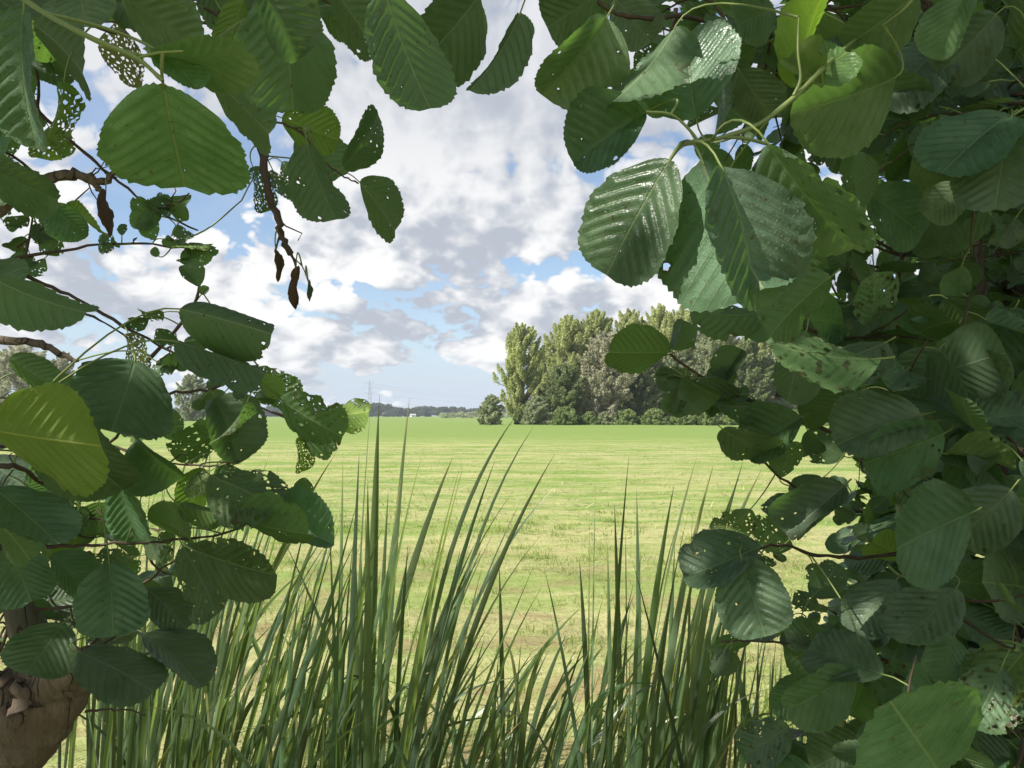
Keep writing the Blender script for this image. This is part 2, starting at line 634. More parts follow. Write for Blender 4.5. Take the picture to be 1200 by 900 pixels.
def field_material():
    m, k = new_mat('mown_meadow')
    geo = k.new('ShaderNodeNewGeometry')
    pos = geo.outputs['Position']
    sp = k.new('ShaderNodeSeparateXYZ')
    k.link(pos, sp.inputs[0])
    y = sp.outputs[1]
    # windrows of clippings lie along x
    sw = k.noise(k.vmath('MULTIPLY', pos, (0.10, 0.75, 1.0)), 1.0, 5.0, 0.62, 0.6)
    big = k.noise(k.vmath('MULTIPLY', pos, (0.05, 0.16, 1.0)), 1.0, 3.0, 0.5)
    fine = k.noise(k.vmath('MULTIPLY', pos, (5.0, 9.0, 5.0)), 1.0, 6.0, 0.7)
    med = k.noise(k.vmath('MULTIPLY', pos, (0.9, 2.2, 1.0)), 1.0, 5.0, 0.65)
    g = k.mix(fine, (0.095, 0.165, 0.030, 1), (0.23, 0.325, 0.080, 1))
    g = k.mix(k.smooth(big, 0.35, 0.7), g, k.mix(0.5, g, (0.19, 0.26, 0.05, 1)))
    straw = k.mix(fine, (0.25, 0.245, 0.09, 1), (0.49, 0.47, 0.235, 1))
    f = k.math('ADD', k.math('MULTIPLY', sw, 0.6), k.math('MULTIPLY', med, 0.5))
    f = k.smooth(f, 0.46, 0.64)
    near = k.smooth(y, 5.0, 13.0, 0.32, 0.0)
    f = k.math('ADD', k.math('MULTIPLY', f, 0.85), near, clamp=True)
    # beyond the mown strip the sward is longer and greener
    edge = k.math('ADD', y, k.math('MULTIPLY', k.noise(k.vmath('MULTIPLY', pos, (0.06, 0.06, 1)), 1.0, 2.0), 14.0))
    unc = k.smooth(edge, 46.0, 72.0)
    f = k.math('MULTIPLY', f, k.math('SUBTRACT', 1.0, k.math('MULTIPLY', unc, 0.88)))
    c = k.mix(f, g, straw)
    thatch = k.math('MULTIPLY', k.smooth(k.noise(k.vmath('MULTIPLY', pos, (0.8, 1.7, 1.0)), 1.0, 4.0, 0.6), 0.49, 0.62), k.smooth(y, 4.0, 12.0, 0.9, 0.06))
    c = k.mix(thatch, c, k.mix(fine, (0.17, 0.125, 0.06, 1), (0.36, 0.29, 0.15, 1)))
    far = k.mix(k.math('ADD', k.math('MULTIPLY', med, 0.6), k.math('MULTIPLY', sw, 0.5)), (0.115, 0.175, 0.038, 1), (0.22, 0.30, 0.085, 1))
    c = k.mix(k.math('MULTIPLY', unc, 0.7), c, far)
    # damp earth in the ditch and under the alders
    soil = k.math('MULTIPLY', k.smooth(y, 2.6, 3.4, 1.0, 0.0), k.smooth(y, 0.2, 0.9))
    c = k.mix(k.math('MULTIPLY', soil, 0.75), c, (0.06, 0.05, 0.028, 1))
    hgt = k.math('ADD', fine, k.math('MULTIPLY', med, 1.5))
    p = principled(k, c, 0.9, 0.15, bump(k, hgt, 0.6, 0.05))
    finish(k, p.outputs[0])
    return m


M_LEAF = leaf_material()
M_DEAD = dead_leaf_material()
M_LACE = skeleton_leaf_material()
M_TRUNK = bark_material('old_alder_bark', (0.15, 0.11, 0.08, 1), (0.36, 0.285, 0.22, 1), (0.22, 0.155, 0.11, 1), 1.0)
M_BARK = bark_material('alder_bark', (0.07, 0.058, 0.045, 1), (0.19, 0.165, 0.14, 1), (0.12, 0.12, 0.09, 1), 1.6)
M_TWIG = plain_mat('twig_bark', (0.055, 0.036, 0.026, 1), (0.12, 0.085, 0.06, 1), 90.0)
M_STEM = plain_mat('green_stem', (0.16, 0.22, 0.06, 1), (0.22, 0.27, 0.09, 1), 90.0, 0.45, 0.4)
M_BLADE = blade_material()
M_FIELD = field_material()
M_GRASS = card_material('short_grass', (0.17, 0.25, 0.055, 1), (0.31, 0.38, 0.12, 1), (0.34, 0.44, 0.08, 1), 0.45)
M_HAY = card_material('hay', (0.26, 0.27, 0.10, 1), (0.56, 0.51, 0.29, 1), (0.40, 0.37, 0.16, 1), 0.3, lo=0.5, hi=1.4)
M_TBARK = plain_mat('tree_bark', (0.10, 0.085, 0.065, 1), (0.20, 0.18, 0.15, 1), 3.0, 0.9, 0.1)


# ------------------------------------------------------------------ the ground: one sheet to the horizon
def ground_h(x, y):
    x = np.asarray(x, float)
    y = np.asarray(y, float)
    h = -0.34 * np.exp(-((y - 2.15) / 0.55) ** 2)
    amp = np.clip((y - 2.6) / 2.0, 0, 1)
    bumps = (0.022 * np.sin(1.7 * x + 0.6 * y) * np.sin(2.3 * y - 0.4 * x) + 0.016 * np.sin(4.1 * x - 1.3 * y + 1.0) * np.sin(3.7 * y + 0.9 * x)
             + 0.03 * np.sin(0.35 * x + 2.0) * np.sin(0.62 * y + 0.1 * x))
    far = 0.12 * np.sin(0.05 * x + 1.1) * np.sin(0.11 * y) * np.clip((y - 20) / 60, 0, 1) * np.clip((600 - y) / 300, 0, 1)
    return h + amp * bumps + far


def build_field():
    ys = np.concatenate([np.linspace(-3000, -60, 8), np.linspace(-50, 0, 8), np.arange(0.4, 14, 0.16), np.geomspace(14.2, 140, 90), np.geomspace(144, 3000, 40)])
    t = np.linspace(-1, 1, 181)
    xs = np.sign(t) * (np.abs(t) * 10 + np.abs(t) ** 7 * 2990)
    X, Y = np.meshgrid(xs, ys)
    Z = ground_h(X, Y)
    V = np.stack([X, Y, Z], -1).reshape(-1, 3)
    nx, ny = len(xs), len(ys)
    i = np.arange(nx - 1)[None, :] + np.arange(ny - 1)[:, None] * nx
    F = np.stack([i, i + 1, i + 1 + nx, i + nx], -1).reshape(-1, 4)
    o = link('field', mesh_arrays('field', V, F), M_FIELD)
    tag(o, 'sunlit mown meadow stretching to the far trees', None, None, 'structure')


build_field()


def scatter_blades(n, ymin, ymax, hmin, hmax, wmul, lean, flat=False, dens=None, power=1.0):
    """thin tapering faces standing (or lying) on the field"""
    u = rng.random(n)
    y = (ymin ** (2 - power) + u * (ymax ** (2 - power) - ymin ** (2 - power))) ** (1 / (2 - power))
    x = (rng.random(n) * 2 - 1) * (1.2 + y * 0.82)
    if dens is not None:
        keep = rng.random(n) < dens(x, y)
        x, y = x[keep], y[keep]
    n = len(x)
    z = ground_h(x, y)
    h = hmin + (hmax - hmin) * rng.random(n) ** 1.6
    az = rng.random(n) * 2 * math.pi
    w = h * wmul * (0.6 + 0.8 * rng.random(n))
    if flat:
        up = 0.02 + 0.45 * rng.random(n) ** 2
        d = np.stack([np.cos(az), np.sin(az), up], -1)
    else:
        ln = lean * (0.3 + rng.random(n))
        d = np.stack([np.cos(az) * ln, np.sin(az) * ln, np.ones(n)], -1)
    d /= np.linalg.norm(d, axis=1, keepdims=True)
    side = np.stack([-np.sin(az), np.cos(az), np.zeros(n)], -1)
    if not flat:
        a2 = rng.random(n) * math.pi
        side = np.stack([np.cos(a2), np.sin(a2), np.zeros(n)], -1)
    b = np.stack([x, y, z - 0.004 + (0.02 * rng.random(n) if flat else 0)], -1)
    droop = np.stack([np.cos(az), np.sin(az), -0.3 * np.ones(n)], -1) * (h * 0.22)[:, None]
    p0 = b - side * (w / 2)[:, None]
    p1 = b + side * (w / 2)[:, None]
    m = b + d * (h * 0.6)[:, None]
    p2 = m + side * (w * 0.36)[:, None]
    p3 = m - side * (w * 0.36)[:, None]
    tip = b + d * h[:, None] + (0 if flat else droop)
    p4 = tip + side * (w * 0.05)[:, None]
    p5 = tip - side * (w * 0.05)[:, None]
    V = np.stack([p0, p1, p2, p3, p4, p5], 1).reshape(-1, 3)
    i = np.arange(n)[:, None] * 6
    F = np.concatenate([i + np.array([[0, 1, 2, 3]]), i + np.array([[3, 2, 4, 5]])], 0)
    rn = np.repeat(rng.random(n), 6)
    return V, F, rn


def build_grass():
    g = Geo()
    patch = lambda x, y: 0.35 + 0.65 * (np.sin(1.3 * x + 0.8 * y) * np.sin(2.1 * y - 0.5 * x) > -0.35)
    for args in [(90000, 3.1, 10.0, 0.015, 0.055, 0.09, 1.6, False, patch, 0.6), (40000, 10.0, 40.0, 0.03, 0.075, 0.25, 1.8, False, patch, 0.9)]:
        V, F, rn = scatter_blades(*args)
        g.add(V, F, None, rn)
    # taller tussocks by the ditch and scattered through the stubble
    for (cx, cy, n, s, hh) in [(1.15, 3.9, 130, 0.22, 0.34), (1.45, 4.2, 110, 0.25, 0.30), (0.95, 3.6, 90, 0.2, 0.30), (0.2, 3.7, 70, 0.25, 0.22), (-0.7, 3.9, 80, 0.3, 0.22)] + \
            [(random.uniform(-3.5, 3.5), random.uniform(4.4, 13), 34, random.uniform(.05, .14), random.uniform(.05, .13)) for _ in range(240)]:
        x = cx + rng.normal(0, s, n)
        y = cy + rng.normal(0, s, n)
        h = hh * (0.4 + 0.8 * rng.random(n))
        az = rng.random(n) * 6.283
        ln = 0.2 + 0.5 * rng.random(n)
        b = np.stack([x, y, ground_h(x, y) - 0.005], -1)
        d = np.stack([np.cos(az) * ln, np.sin(az) * ln, np.ones(n)], -1)
        d /= np.linalg.norm(d, axis=1, keepdims=True)
        sd = np.stack([-np.sin(az), np.cos(az), 0 * az], -1) * 0.0035
        m = b + d * (h * 0.55)[:, None]
        t = b + d * h[:, None] + np.stack([np.cos(az), np.sin(az), -0.5 + 0 * az], -1) * (h * 0.25)[:, None]
        V = np.stack([b - sd, b + sd, m + sd * .8, m - sd * .8, t + sd * .1, t - sd * .1], 1).reshape(-1, 3)
        i = np.arange(n)[:, None] * 6
        F = np.concatenate([i + np.array([[0, 1, 2, 3]]), i + np.array([[3, 2, 4, 5]])], 0)
        g.add(V, F, None, np.repeat(rng.random(n), 6))
    o = link('grass', g.mesh('grass'), M_GRASS)
    tag(o, 'short green grass regrowing over the mown meadow', 'grass', None, 'stuff')
    g = Geo()
    row = lambda x, y: 0.25 + 0.75 * (np.sin(2.4 * y + 0.5 * np.sin(0.7 * x) + 0.3 * x) > 0.1)
    for args in [(90000, 3.1, 10.0, 0.04, 0.14, 0.034, 0.7, True, row, 0.7), (46000, 10.0, 42.0, 0.10, 0.30, 0.06, 0.7, True, row, 0.9)]:
        V, F, rn = scatter_blades(*args)
        g.add(V, F, None, rn)
    o = link('hay', g.mesh('hay'), M_HAY)
    tag(o, 'pale straw clippings strewn over the mown meadow', 'hay', None, 'stuff')


build_grass()


# ------------------------------------------------------------------ far trees
def cards(lobes, size, n_per_area, up_bias=0.5, wind=0.25, sizez=1.5, inner=0.3):
    Vs, Fs, Rs = [], [], []
    n0 = 0
    for (c, r, tone) in lobes:
        r = np.array(r, float)
        n = max(14, int(n_per_area * (r[0] * r[2] + r[0] * r[1])))
        u = rng.normal(size=(n, 3))
        u /= np.linalg.norm(u, axis=1, keepdims=True)
        rad = rng.random(n) ** inner
        p = np.array(c) + u * rad[:, None] * r
        nn = u + 0.75 * rng.normal(size=(n, 3))
        nn /= np.linalg.norm(nn, axis=1, keepdims=True)
        la = np.array([wind, 0, up_bias]) + 0.55 * rng.normal(size=(n, 3))
        la -= nn * np.sum(la * nn, 1, keepdims=True)
        la /= np.linalg.norm(la, axis=1, keepdims=True) + 1e-6
        lb = np.cross(nn, la)
        s = size * (0.55 + 0.9 * rng.random(n))[:, None]
        a = la * s * sizez * 0.5
        b = lb * s * 0.5
        V = np.stack([p - a, p + b * 0.9 - a * 0.1, p + a, p - b], 1).reshape(-1, 3)
        Vs.append(V)
        i = n0 + np.arange(n)[:, None] * 4
        Fs.append(i + np.array([[0, 1, 2, 3]]))
        n0 += n * 4
        Rs.append(np.repeat(np.clip(tone + 0.30 * rng.normal(size=n), 0, 1), 4))
    return np.concatenate(Vs), np.concatenate(Fs), np.concatenate(Rs)


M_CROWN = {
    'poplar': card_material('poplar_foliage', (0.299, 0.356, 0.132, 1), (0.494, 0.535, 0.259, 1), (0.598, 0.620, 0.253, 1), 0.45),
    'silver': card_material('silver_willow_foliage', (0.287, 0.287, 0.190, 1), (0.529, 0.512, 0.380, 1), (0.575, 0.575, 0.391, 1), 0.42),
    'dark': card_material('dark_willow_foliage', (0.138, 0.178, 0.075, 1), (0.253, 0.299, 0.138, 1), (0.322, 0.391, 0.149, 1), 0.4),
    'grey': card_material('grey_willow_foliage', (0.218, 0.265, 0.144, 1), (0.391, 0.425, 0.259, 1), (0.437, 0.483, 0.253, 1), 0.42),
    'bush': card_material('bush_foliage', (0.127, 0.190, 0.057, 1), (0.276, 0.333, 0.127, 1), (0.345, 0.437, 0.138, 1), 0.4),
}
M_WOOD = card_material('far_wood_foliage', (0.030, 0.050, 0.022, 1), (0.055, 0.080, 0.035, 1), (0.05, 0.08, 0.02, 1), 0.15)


def plume_cards(plumes, size, per_m):
    Vs, Fs, Rs = [], [], []
    n0 = 0
    for (a, b, fat, tone) in plumes:
        a, b = np.array(a), np.array(b)
        L = np.linalg.norm(b - a)
        n = max(16, int(per_m * L * (0.6 + fat * 2.2)))
        t = rng.random(n) ** 0.8
        sag = np.zeros((n, 3))
        sag[:, 2] = -0.10 * L * t * t
        off = rng.normal(size=(n, 3))
        u = off / (np.linalg.norm(off, axis=1, keepdims=True) + 1e-6)
        r = fat * (1.05 - 0.85 * t) * (0.35 + 0.65 * rng.random(n))
        p = a + (b - a) * t[:, None] + u * r[:, None] + sag
        ax = (b - a) / (L + 1e-6)
        nn = u + 0.7 * rng.normal(size=(n, 3))
        nn /= np.linalg.norm(nn, axis=1, keepdims=True)
        la = ax * 0.9 + np.array([0.25, 0, 0.1]) + 0.5 * rng.normal(size=(n, 3))
        la -= nn * np.sum(la * nn, 1, keepdims=True)
        la /= np.linalg.norm(la, axis=1, keepdims=True) + 1e-6
        lb = np.cross(nn, la)
        s = size * (0.5 + 0.9 * rng.random(n))[:, None]
        A, B = la * s * 0.95, lb * s * 0.5
        V = np.stack([p - A, p + B * 0.9 - A * 0.1, p + A, p - B], 1).reshape(-1, 3)
        Vs.append(V)
        Fs.append(n0 + np.arange(n)[:, None] * 4 + np.array([[0, 1, 2, 3]]))
        n0 += n * 4
        Rs.append(np.repeat(np.clip(tone + 0.3 * rng.normal(size=n), 0, 1), 4))
    return np.concatenate(Vs), np.concatenate(Fs), np.concatenate(Rs)


def far_tree(name, px, top, wpx, d, style, label, cat='tree', group=None, shape='poplar', base_frac=0.1, lobes_n=46, dens=1.0):
    x = (px - 600) / FPX * d
    h = (HOR - top) / FPX * d + CAM_H
    w = wpx / FPX * d
    zb = float(ground_h(x, d))
    root = thing(name, (x, d, zb), label, cat, group)
    lobes = []
    limbs = Geo()
    lean = random.uniform(-0.02, 0.05) * h
    plumes = []
    for i in range(lobes_n):
        t = (i + random.random()) / lobes_n
        a = random.uniform(0, 2 * math.pi)
        if shape == 'poplar':
            prof = math.sqrt(max(0.05, 1 - abs(1.9 * t - 0.92) ** 3.2)) * (0.86 + 0.16 * math.sin(3 * a + 6 * t + px))
            ln, upk, fat = random.uniform(0.09, 0.17) * h, 2.6, random.uniform(0.05, 0.10) * w
        elif shape == 'round':
            prof = math.sqrt(max(0.03, 1 - (1.75 * t - 0.80) ** 2))
            ln, upk, fat = random.uniform(0.08, 0.14) * h, 1.1, random.uniform(0.055, 0.10) * w
        else:
            prof = math.sqrt(max(0.03, 1 - (0.98 * t) ** 2)) * (0.85 + 0.15 * min(1, t * 4))
            ln, upk, fat = random.uniform(0.20, 0.36) * h, 0.9, random.uniform(0.08, 0.13) * w
        ze = h * (base_frac + (1 - base_frac) * (t ** 0.92)) * random.uniform(0.94, 1.0)
        rr = (w / 2) * prof * (random.random() ** 0.40) * random.uniform(0.80, 1.06)
        end = Vector((rr * math.cos(a) + lean * t, rr * math.sin(a), ze))
        dv = Vector((math.cos(a) + 0.25, math.sin(a), upk)).normalized()
        st_ = end - dv * ln
        st_.z = max(st_.z, 0.1)
        plumes.append((st_, end, fat, random.uniform(0.2, 0.8)))
        if i % 4 == 0 and shape != 'dome':
            z0 = max(h * 0.05, st_.z - 0.10 * h)
            V, F, U = tube([(lean * z0 / h * 0.5, 0, z0), tuple(st_), tuple(st_.lerp(end, .6))], [0.10, 0.06, 0.02], 5)
            limbs.add(V, F, U)
    V, F, rn = plume_cards(plumes, 0.175 * (d / 130) ** 0.5, 62 * dens)
    V[:, 2] = np.maximum(V[:, 2], 0.02)
    link('crown', mesh_arrays('crown', V, F, None, rn, smooth=False), M_CROWN[style], root)
    if shape == 'dome':
        for j in range(5):
            a = j * 1.256 + random.random()
            V, F, U = tube([(0.1 * math.cos(a), 0.1 * math.sin(a), 0), (w * 0.16 * math.cos(a), w * 0.16 * math.sin(a), h * 0.4), (w * 0.27 * math.cos(a), w * 0.27 * math.sin(a), h * 0.72)], [0.09, 0.06, 0.02], 5)
            limbs.add(V, F, U)
        link('stems', limbs.mesh('stems'), M_TBARK, root)
    else:
        tr = Geo()
        pts = smooth_path([(0, 0, 0), (lean * .2 + 0.05, 0, h * 0.3), (lean * .5, 0.05, h * 0.6), (lean * .85, 0, h * 0.9)], 4)
        V, F, U = tube(pts, np.linspace(0.015 * h, 0.02, len(pts)), 8)
        tr.add(V, F, U)
        tk = link('trunk', tr.mesh('trunk'), M_TBARK, root)
        link('limbs', limbs.mesh('limbs'), M_TBARK, tk)
    return root


GW = 'poplars and willows of the small wood'
GB = 'bushes along the foot of the wood'
# (name, px, top row, width px, distance, foliage, label, shape, base)
wood = [
    ('poplar_tree', 612, 376, 66, 131, 'poplar', 'tall yellow-green poplar standing at the left end of the wood', 'poplar', 0.14),
    ('willow_tree', 660, 424, 62, 129, 'dark', 'dark green rounded willow in front, right of the leftmost poplar', 'round', 0.12),
    ('poplar_tree', 668, 366, 78, 142, 'poplar', 'tall poplar rising behind the dark rounded willow', 'poplar', 0.1),
    ('silver_willow', 712, 384, 74, 131, 'silver', 'silvery beige willow hanging down in the middle of the wood', 'round', 0.08),
    ('poplar_tree', 702, 357, 72, 144, 'poplar', 'yellow-green poplar top just above the silvery beige willow', 'poplar', 0.1),
    ('poplar_tree', 735, 358, 70, 146, 'poplar', 'feathery poplar top right of the silvery beige willow', 'poplar', 0.1),
    ('poplar_tree', 768, 352, 72, 145, 'poplar', 'highest feathery poplar top near the middle of the wood', 'poplar', 0.1),
    ('poplar_tree', 802, 354, 74, 143, 'poplar', 'bright yellow-green poplar top above the grey willows, left of the overhanging leaves', 'poplar', 0.1),
    ('willow_tree', 755, 398, 60, 134, 'dark', 'dark willow in the shade right of the silvery beige willow', 'round', 0.1),
    ('willow_tree', 795, 392, 58, 135, 'grey', 'grey-green willow behind the hanging alder twig', 'round', 0.1),
    ('willow_tree', 836, 378, 60, 134, 'grey', 'pale grey-green willow right of the hanging alder twig', 'round', 0.1),
    ('poplar_tree', 842, 360, 72, 147, 'poplar', 'poplar top peeping out between the overhanging alder leaves', 'poplar', 0.1),
    ('willow_tree', 880, 392, 64, 133, 'dark', 'dark green willow half hidden by the right alder twigs', 'round', 0.1),
    ('willow_tree', 925, 384, 70, 136, 'grey', 'grey willow seen in gaps of the right alder', 'round', 0.1),
    ('poplar_tree', 898, 366, 76, 146, 'poplar', 'pale poplar behind the right alder edge', 'poplar', 0.1),
    ('poplar_tree', 960, 360, 60, 146, 'poplar', 'poplar glimpsed through the right alder foliage', 'poplar', 0.1),
    ('silver_willow', 985, 380, 70, 134, 'silver', 'silvery willow glimpsed through the right alder foliage', 'round', 0.1),
    ('poplar_tree', 1030, 345, 70, 138, 'poplar', 'bright poplar glimpsed beside the right alder trunk', 'poplar', 0.1),
    ('willow_tree', 1085, 372, 74, 136, 'grey', 'grey willow behind the right alder, second from the right end of the wood', 'round', 0.06),
    ('poplar_tree', 1140, 360, 70, 142, 'poplar', 'poplar at the right end of the wood behind the right alder', 'poplar', 0.1),
]
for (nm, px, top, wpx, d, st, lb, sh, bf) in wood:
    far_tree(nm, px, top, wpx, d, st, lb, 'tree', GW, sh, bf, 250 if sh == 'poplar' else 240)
for (px, top, wpx, d, where) in [(640, 402, 60, 152, 'between the leftmost poplar and the dark rounded willow'), (690, 396, 60, 154, 'just left of the silvery beige willow'),
                                 (745, 390, 64, 155, 'just right of the silvery beige willow'), (800, 392, 64, 154, 'behind the hanging alder twig'),
                                 (855, 388, 64, 155, 'behind the drooping alder leaves'), (905, 392, 64, 156, 'at the left edge of the right alder'),
                                 (960, 388, 70, 156, 'behind the holed leaves of the right alder'), (1020, 390, 70, 155, 'left of the right alder trunk'),
                                 (1090, 392, 74, 155, 'farthest right behind the right alder')]:
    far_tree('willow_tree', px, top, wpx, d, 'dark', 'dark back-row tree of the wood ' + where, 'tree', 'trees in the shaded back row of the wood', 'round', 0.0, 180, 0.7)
bushes = [
    (575, 462, 40, 126, 'grey', 'round grey-green willow bush at the far left end of the wood'),
    (629, 465, 44, 127, 'grey', 'feathery grey willow bush below the leftmost poplar'),
    (662, 477, 42, 125, 'bush', 'low dark green bush under the dark rounded willow'),
    (612, 474, 26, 129, 'bush', 'small green bush between the two grey willow bushes'),
    (690, 483, 28, 126, 'bush', 'small low bush left of the foot of the silvery willow'),
    (708, 483, 28, 127, 'grey', 'pale low bush at the foot of the silvery willow'),
    (735, 480, 34, 125, 'bush', 'round pale green bush right of the silvery willow'),
    (766, 479, 38, 125, 'bush', 'larger round green bush in the middle of the hedge row'),
    (800, 480, 38, 125, 'bush', 'rounded bush below the hanging alder twig'),
    (828, 481, 32, 125, 'bush', 'small bush left of the drooping alder leaves'),
    (858, 480, 34, 126, 'bush', 'bush just visible below the drooping alder leaves'),
    (892, 481, 32, 126, 'bush', 'bush behind the folded alder leaf'),
    (930, 480, 36, 126, 'bush', 'bush behind the holed alder leaves on the right'),
    (975, 480, 40, 126, 'bush', 'bush nearly hidden by the right alder'),
]
for (px, top, wpx, d, st, lb) in bushes:
    far_tree('bush', px, top, wpx, d, st, lb, 'bush', GB, 'dome', 0.0, 110, 2.2)
for (px, top, wpx, d, st, lb, sh) in [
    (22, 402, 95, 190, 'silver', 'large pale willow at the left edge behind the alder leaves', 'round'),
    (74, 410, 40, 195, 'silver', 'slender pale willow beside the large left willow', 'poplar'),
    (128, 418, 46, 220, 'grey', 'grey willow top showing above the dark drooping leaf', 'round'),
    (225, 436, 46, 230, 'grey', 'lone grey-green willow beyond the left alder twigs', 'round'),
    (272, 470, 26, 300, 'grey', 'small far willow right of the lone grey-green willow', 'round'),
]:
    far_tree('willow_tree', px, top, wpx, d, st, lb, 'tree', 'far willows on the left', sh, 0.04, 220, 0.7)


def far_band(name, label, x0, x1, y, hfun, step, card, mat, dens):
    lobes = []
    x = x0
    while x < x1:
        h = hfun(x)
        for _ in range(5):
            hh = h * random.uniform(0.12, 0.80)
            lobes.append(((x + random.uniform(-step, step), y + random.uniform(-8, 8), max(hh, h * 0.2)), (step * 1.1, step, h * 0.22), random.random()))
        x += step
    V, F, rn = cards(lobes, card, dens, sizez=1.2)
    V[:, 2] = np.maximum(V[:, 2], 0.05)
    o = link(name, mesh_arrays(name, V, F, None, rn, smooth=False), mat)
    tag(o, label, 'wood', None, 'stuff')


far_band('distant_wood', 'distant blue-grey wood along the horizon', -1000, 560, 1000,
         lambda x: 14.5 + 2.2 * math.sin(x * 0.021) + 1.6 * math.sin(x * 0.063 + 1) + (3.0 if -178 < x < -164 else 0) + random.uniform(-1, 1), 5.0, 1.7, M_WOOD, 4.0)
far_band('distant_willow_row', 'far row of pale willows in front of the distant wood', -46, 60, 500,
         lambda x: 4.3 + 0.5 * math.sin(x * 0.5) + random.uniform(-0.2, 0.2), 1.7, 0.7, M_CROWN['grey'], 7.0)


def build_barn():
    d = 940
    x = (484 - 600) / FPX * d
    root = thing('barn', (x, d, 0), 'tiny white barn in front of the distant wood', 'barn')
    w, l, h, rh = 7.0, 5.0, 2.2, 1.6
    wall = mesh_arrays('wall', [(-w / 2, -l / 2, 0), (w / 2, -l / 2, 0), (w / 2, l / 2, 0), (-w / 2, l / 2, 0), (-w / 2, -l / 2, h), (w / 2, -l / 2, h), (w / 2, l / 2, h), (-w / 2, l / 2, h)],
                       [(0, 1, 5, 4), (1, 2, 6, 5), (2, 3, 7, 6), (3, 0, 4, 7)], smooth=False)
    link('wall', wall, plain_mat('white_render', (0.65, 0.65, 0.63, 1), (0.78, 0.78, 0.76, 1), 1.0), root)
    e = 0.35
    z0 = h + 0.02
    rv = [(-w / 2 - e, -l / 2 - e, z0), (w / 2 + e, -l / 2 - e, z0), (w / 2 + e, l / 2 + e, z0), (-w / 2 - e, l / 2 + e, z0), (-w / 2 - e, 0, z0 + rh), (w / 2 + e, 0, z0 + rh)]
    roof = mesh_arrays('roof', rv, [(0, 1, 5, 4), (2, 3, 4, 5), (0, 4, 3, 3), (1, 2, 5, 5)], smooth=False)
    link('roof', roof, plain_mat('grey_roof', (0.30, 0.31, 0.33, 1), (0.4, 0.41, 0.43, 1), 1.0), root)
    dv = [(-1, -l / 2 - 0.05, 0), (1, -l / 2 - 0.05, 0), (1, -l / 2 - 0.05, 1.9), (-1, -l / 2 - 0.05, 1.9), (-1, -l / 2 - 0.01, 0), (1, -l / 2 - 0.01, 0), (1, -l / 2 - 0.01, 1.9), (-1, -l / 2 - 0.01, 1.9)]
    link('door', mesh_arrays('door', dv, [(0, 1, 2, 3), (1, 5, 6, 2), (4, 0, 3, 7), (3, 2, 6, 7)], smooth=False), plain_mat('dark_door', (0.06, 0.06, 0.06, 1), (0.09, 0.09, 0.09, 1), 1.0), root)


build_barn()
M_STEEL = plain_mat('galvanised_steel', (0.20, 0.21, 0.22, 1), (0.28, 0.29, 0.30, 1), 1.0, 0.6, 0.4)


def pylon(px, d, h, label):
    x = (px - 600) / FPX * d
    root = thing('pylon', (x, d, 0), label, 'pylon', 'pylons of the far power line')
    g = Geo()
    b, t = 3.6, 0.7

    def half(z):
        return b + (t - b) * min(1, z / (h * 0.8)) if z < h * 0.8 else t * (1 - 0.7 * (z - h * .8) / (h * .2))
    zs = np.linspace(0, h, 10)
    for sx in (-1, 1):
        for sy in (-1, 1):
            V, F, U = tube([(sx * half(z), sy * half(z), z) for z in zs], 0.10, 4)
            g.add(V, F, U)
    for i in range(9):
        a, c = half(zs[i]), half(zs[i + 1])
        for s in (-1, 1):
            for q in (-1, 1):
                V, F, U = tube([(q * a, s * a, zs[i]), (-q * c, s * c, zs[i + 1])], 0.05, 4)
                g.add(V, F, U)
                V, F, U = tube([(s * a, q * a, zs[i]), (s * c, -q * c, zs[i + 1])], 0.05, 4)
                g.add(V, F, U)
    link('lattice_mast', g.mesh('lattice_mast'), M_STEEL, root)
    ends = []
    for zf, ln in ((0.66, 8.0), (0.80, 9.5), (0.93, 6.5)):
        g2 = Geo()
        z = h * zf
        for s in (-1, 1):
            for dz in (0, -1.2):
                V, F, U = tube([(s * half(z), 0, z + dz), (s * ln, 0, z)], 0.07, 4)
                g2.add(V, F, U)
            ends.append(Vector((x + s * ln, d, z)))
        link('cross_arm', g2.mesh('cross_arm'), M_STEEL, root)
    return ends


pe1 = pylon(433, 1060, 50, 'lattice power pylon behind the tallest reed blade')
pe2 = pylon(622, 1900, 50, 'lattice power pylon hidden behind the left poplar')
M_WIRE = plain_mat('power_cable', (0.10, 0.10, 0.11, 1), (0.14, 0.14, 0.15, 1), 1.0)
for i, nm in zip((0, 3, 4), ('lowest', 'middle', 'highest')):
    a, b = pe1[i], pe2[i]
    pts = [a.lerp(b, t) - Vector((0, 0, 26 * t * (1 - t))) for t in np.linspace(0, 1, 18)]
    V, F, U = tube([p - a for p in pts], 0.07, 4)
    g = Geo()
    g.add(V, F, U)
    o = link('power_cable', g.mesh('power_cable'), M_WIRE, None, a)
    tag(o, nm + ' thin power cable crossing the sky left of the wood', 'cable', 'cables of the far power line')


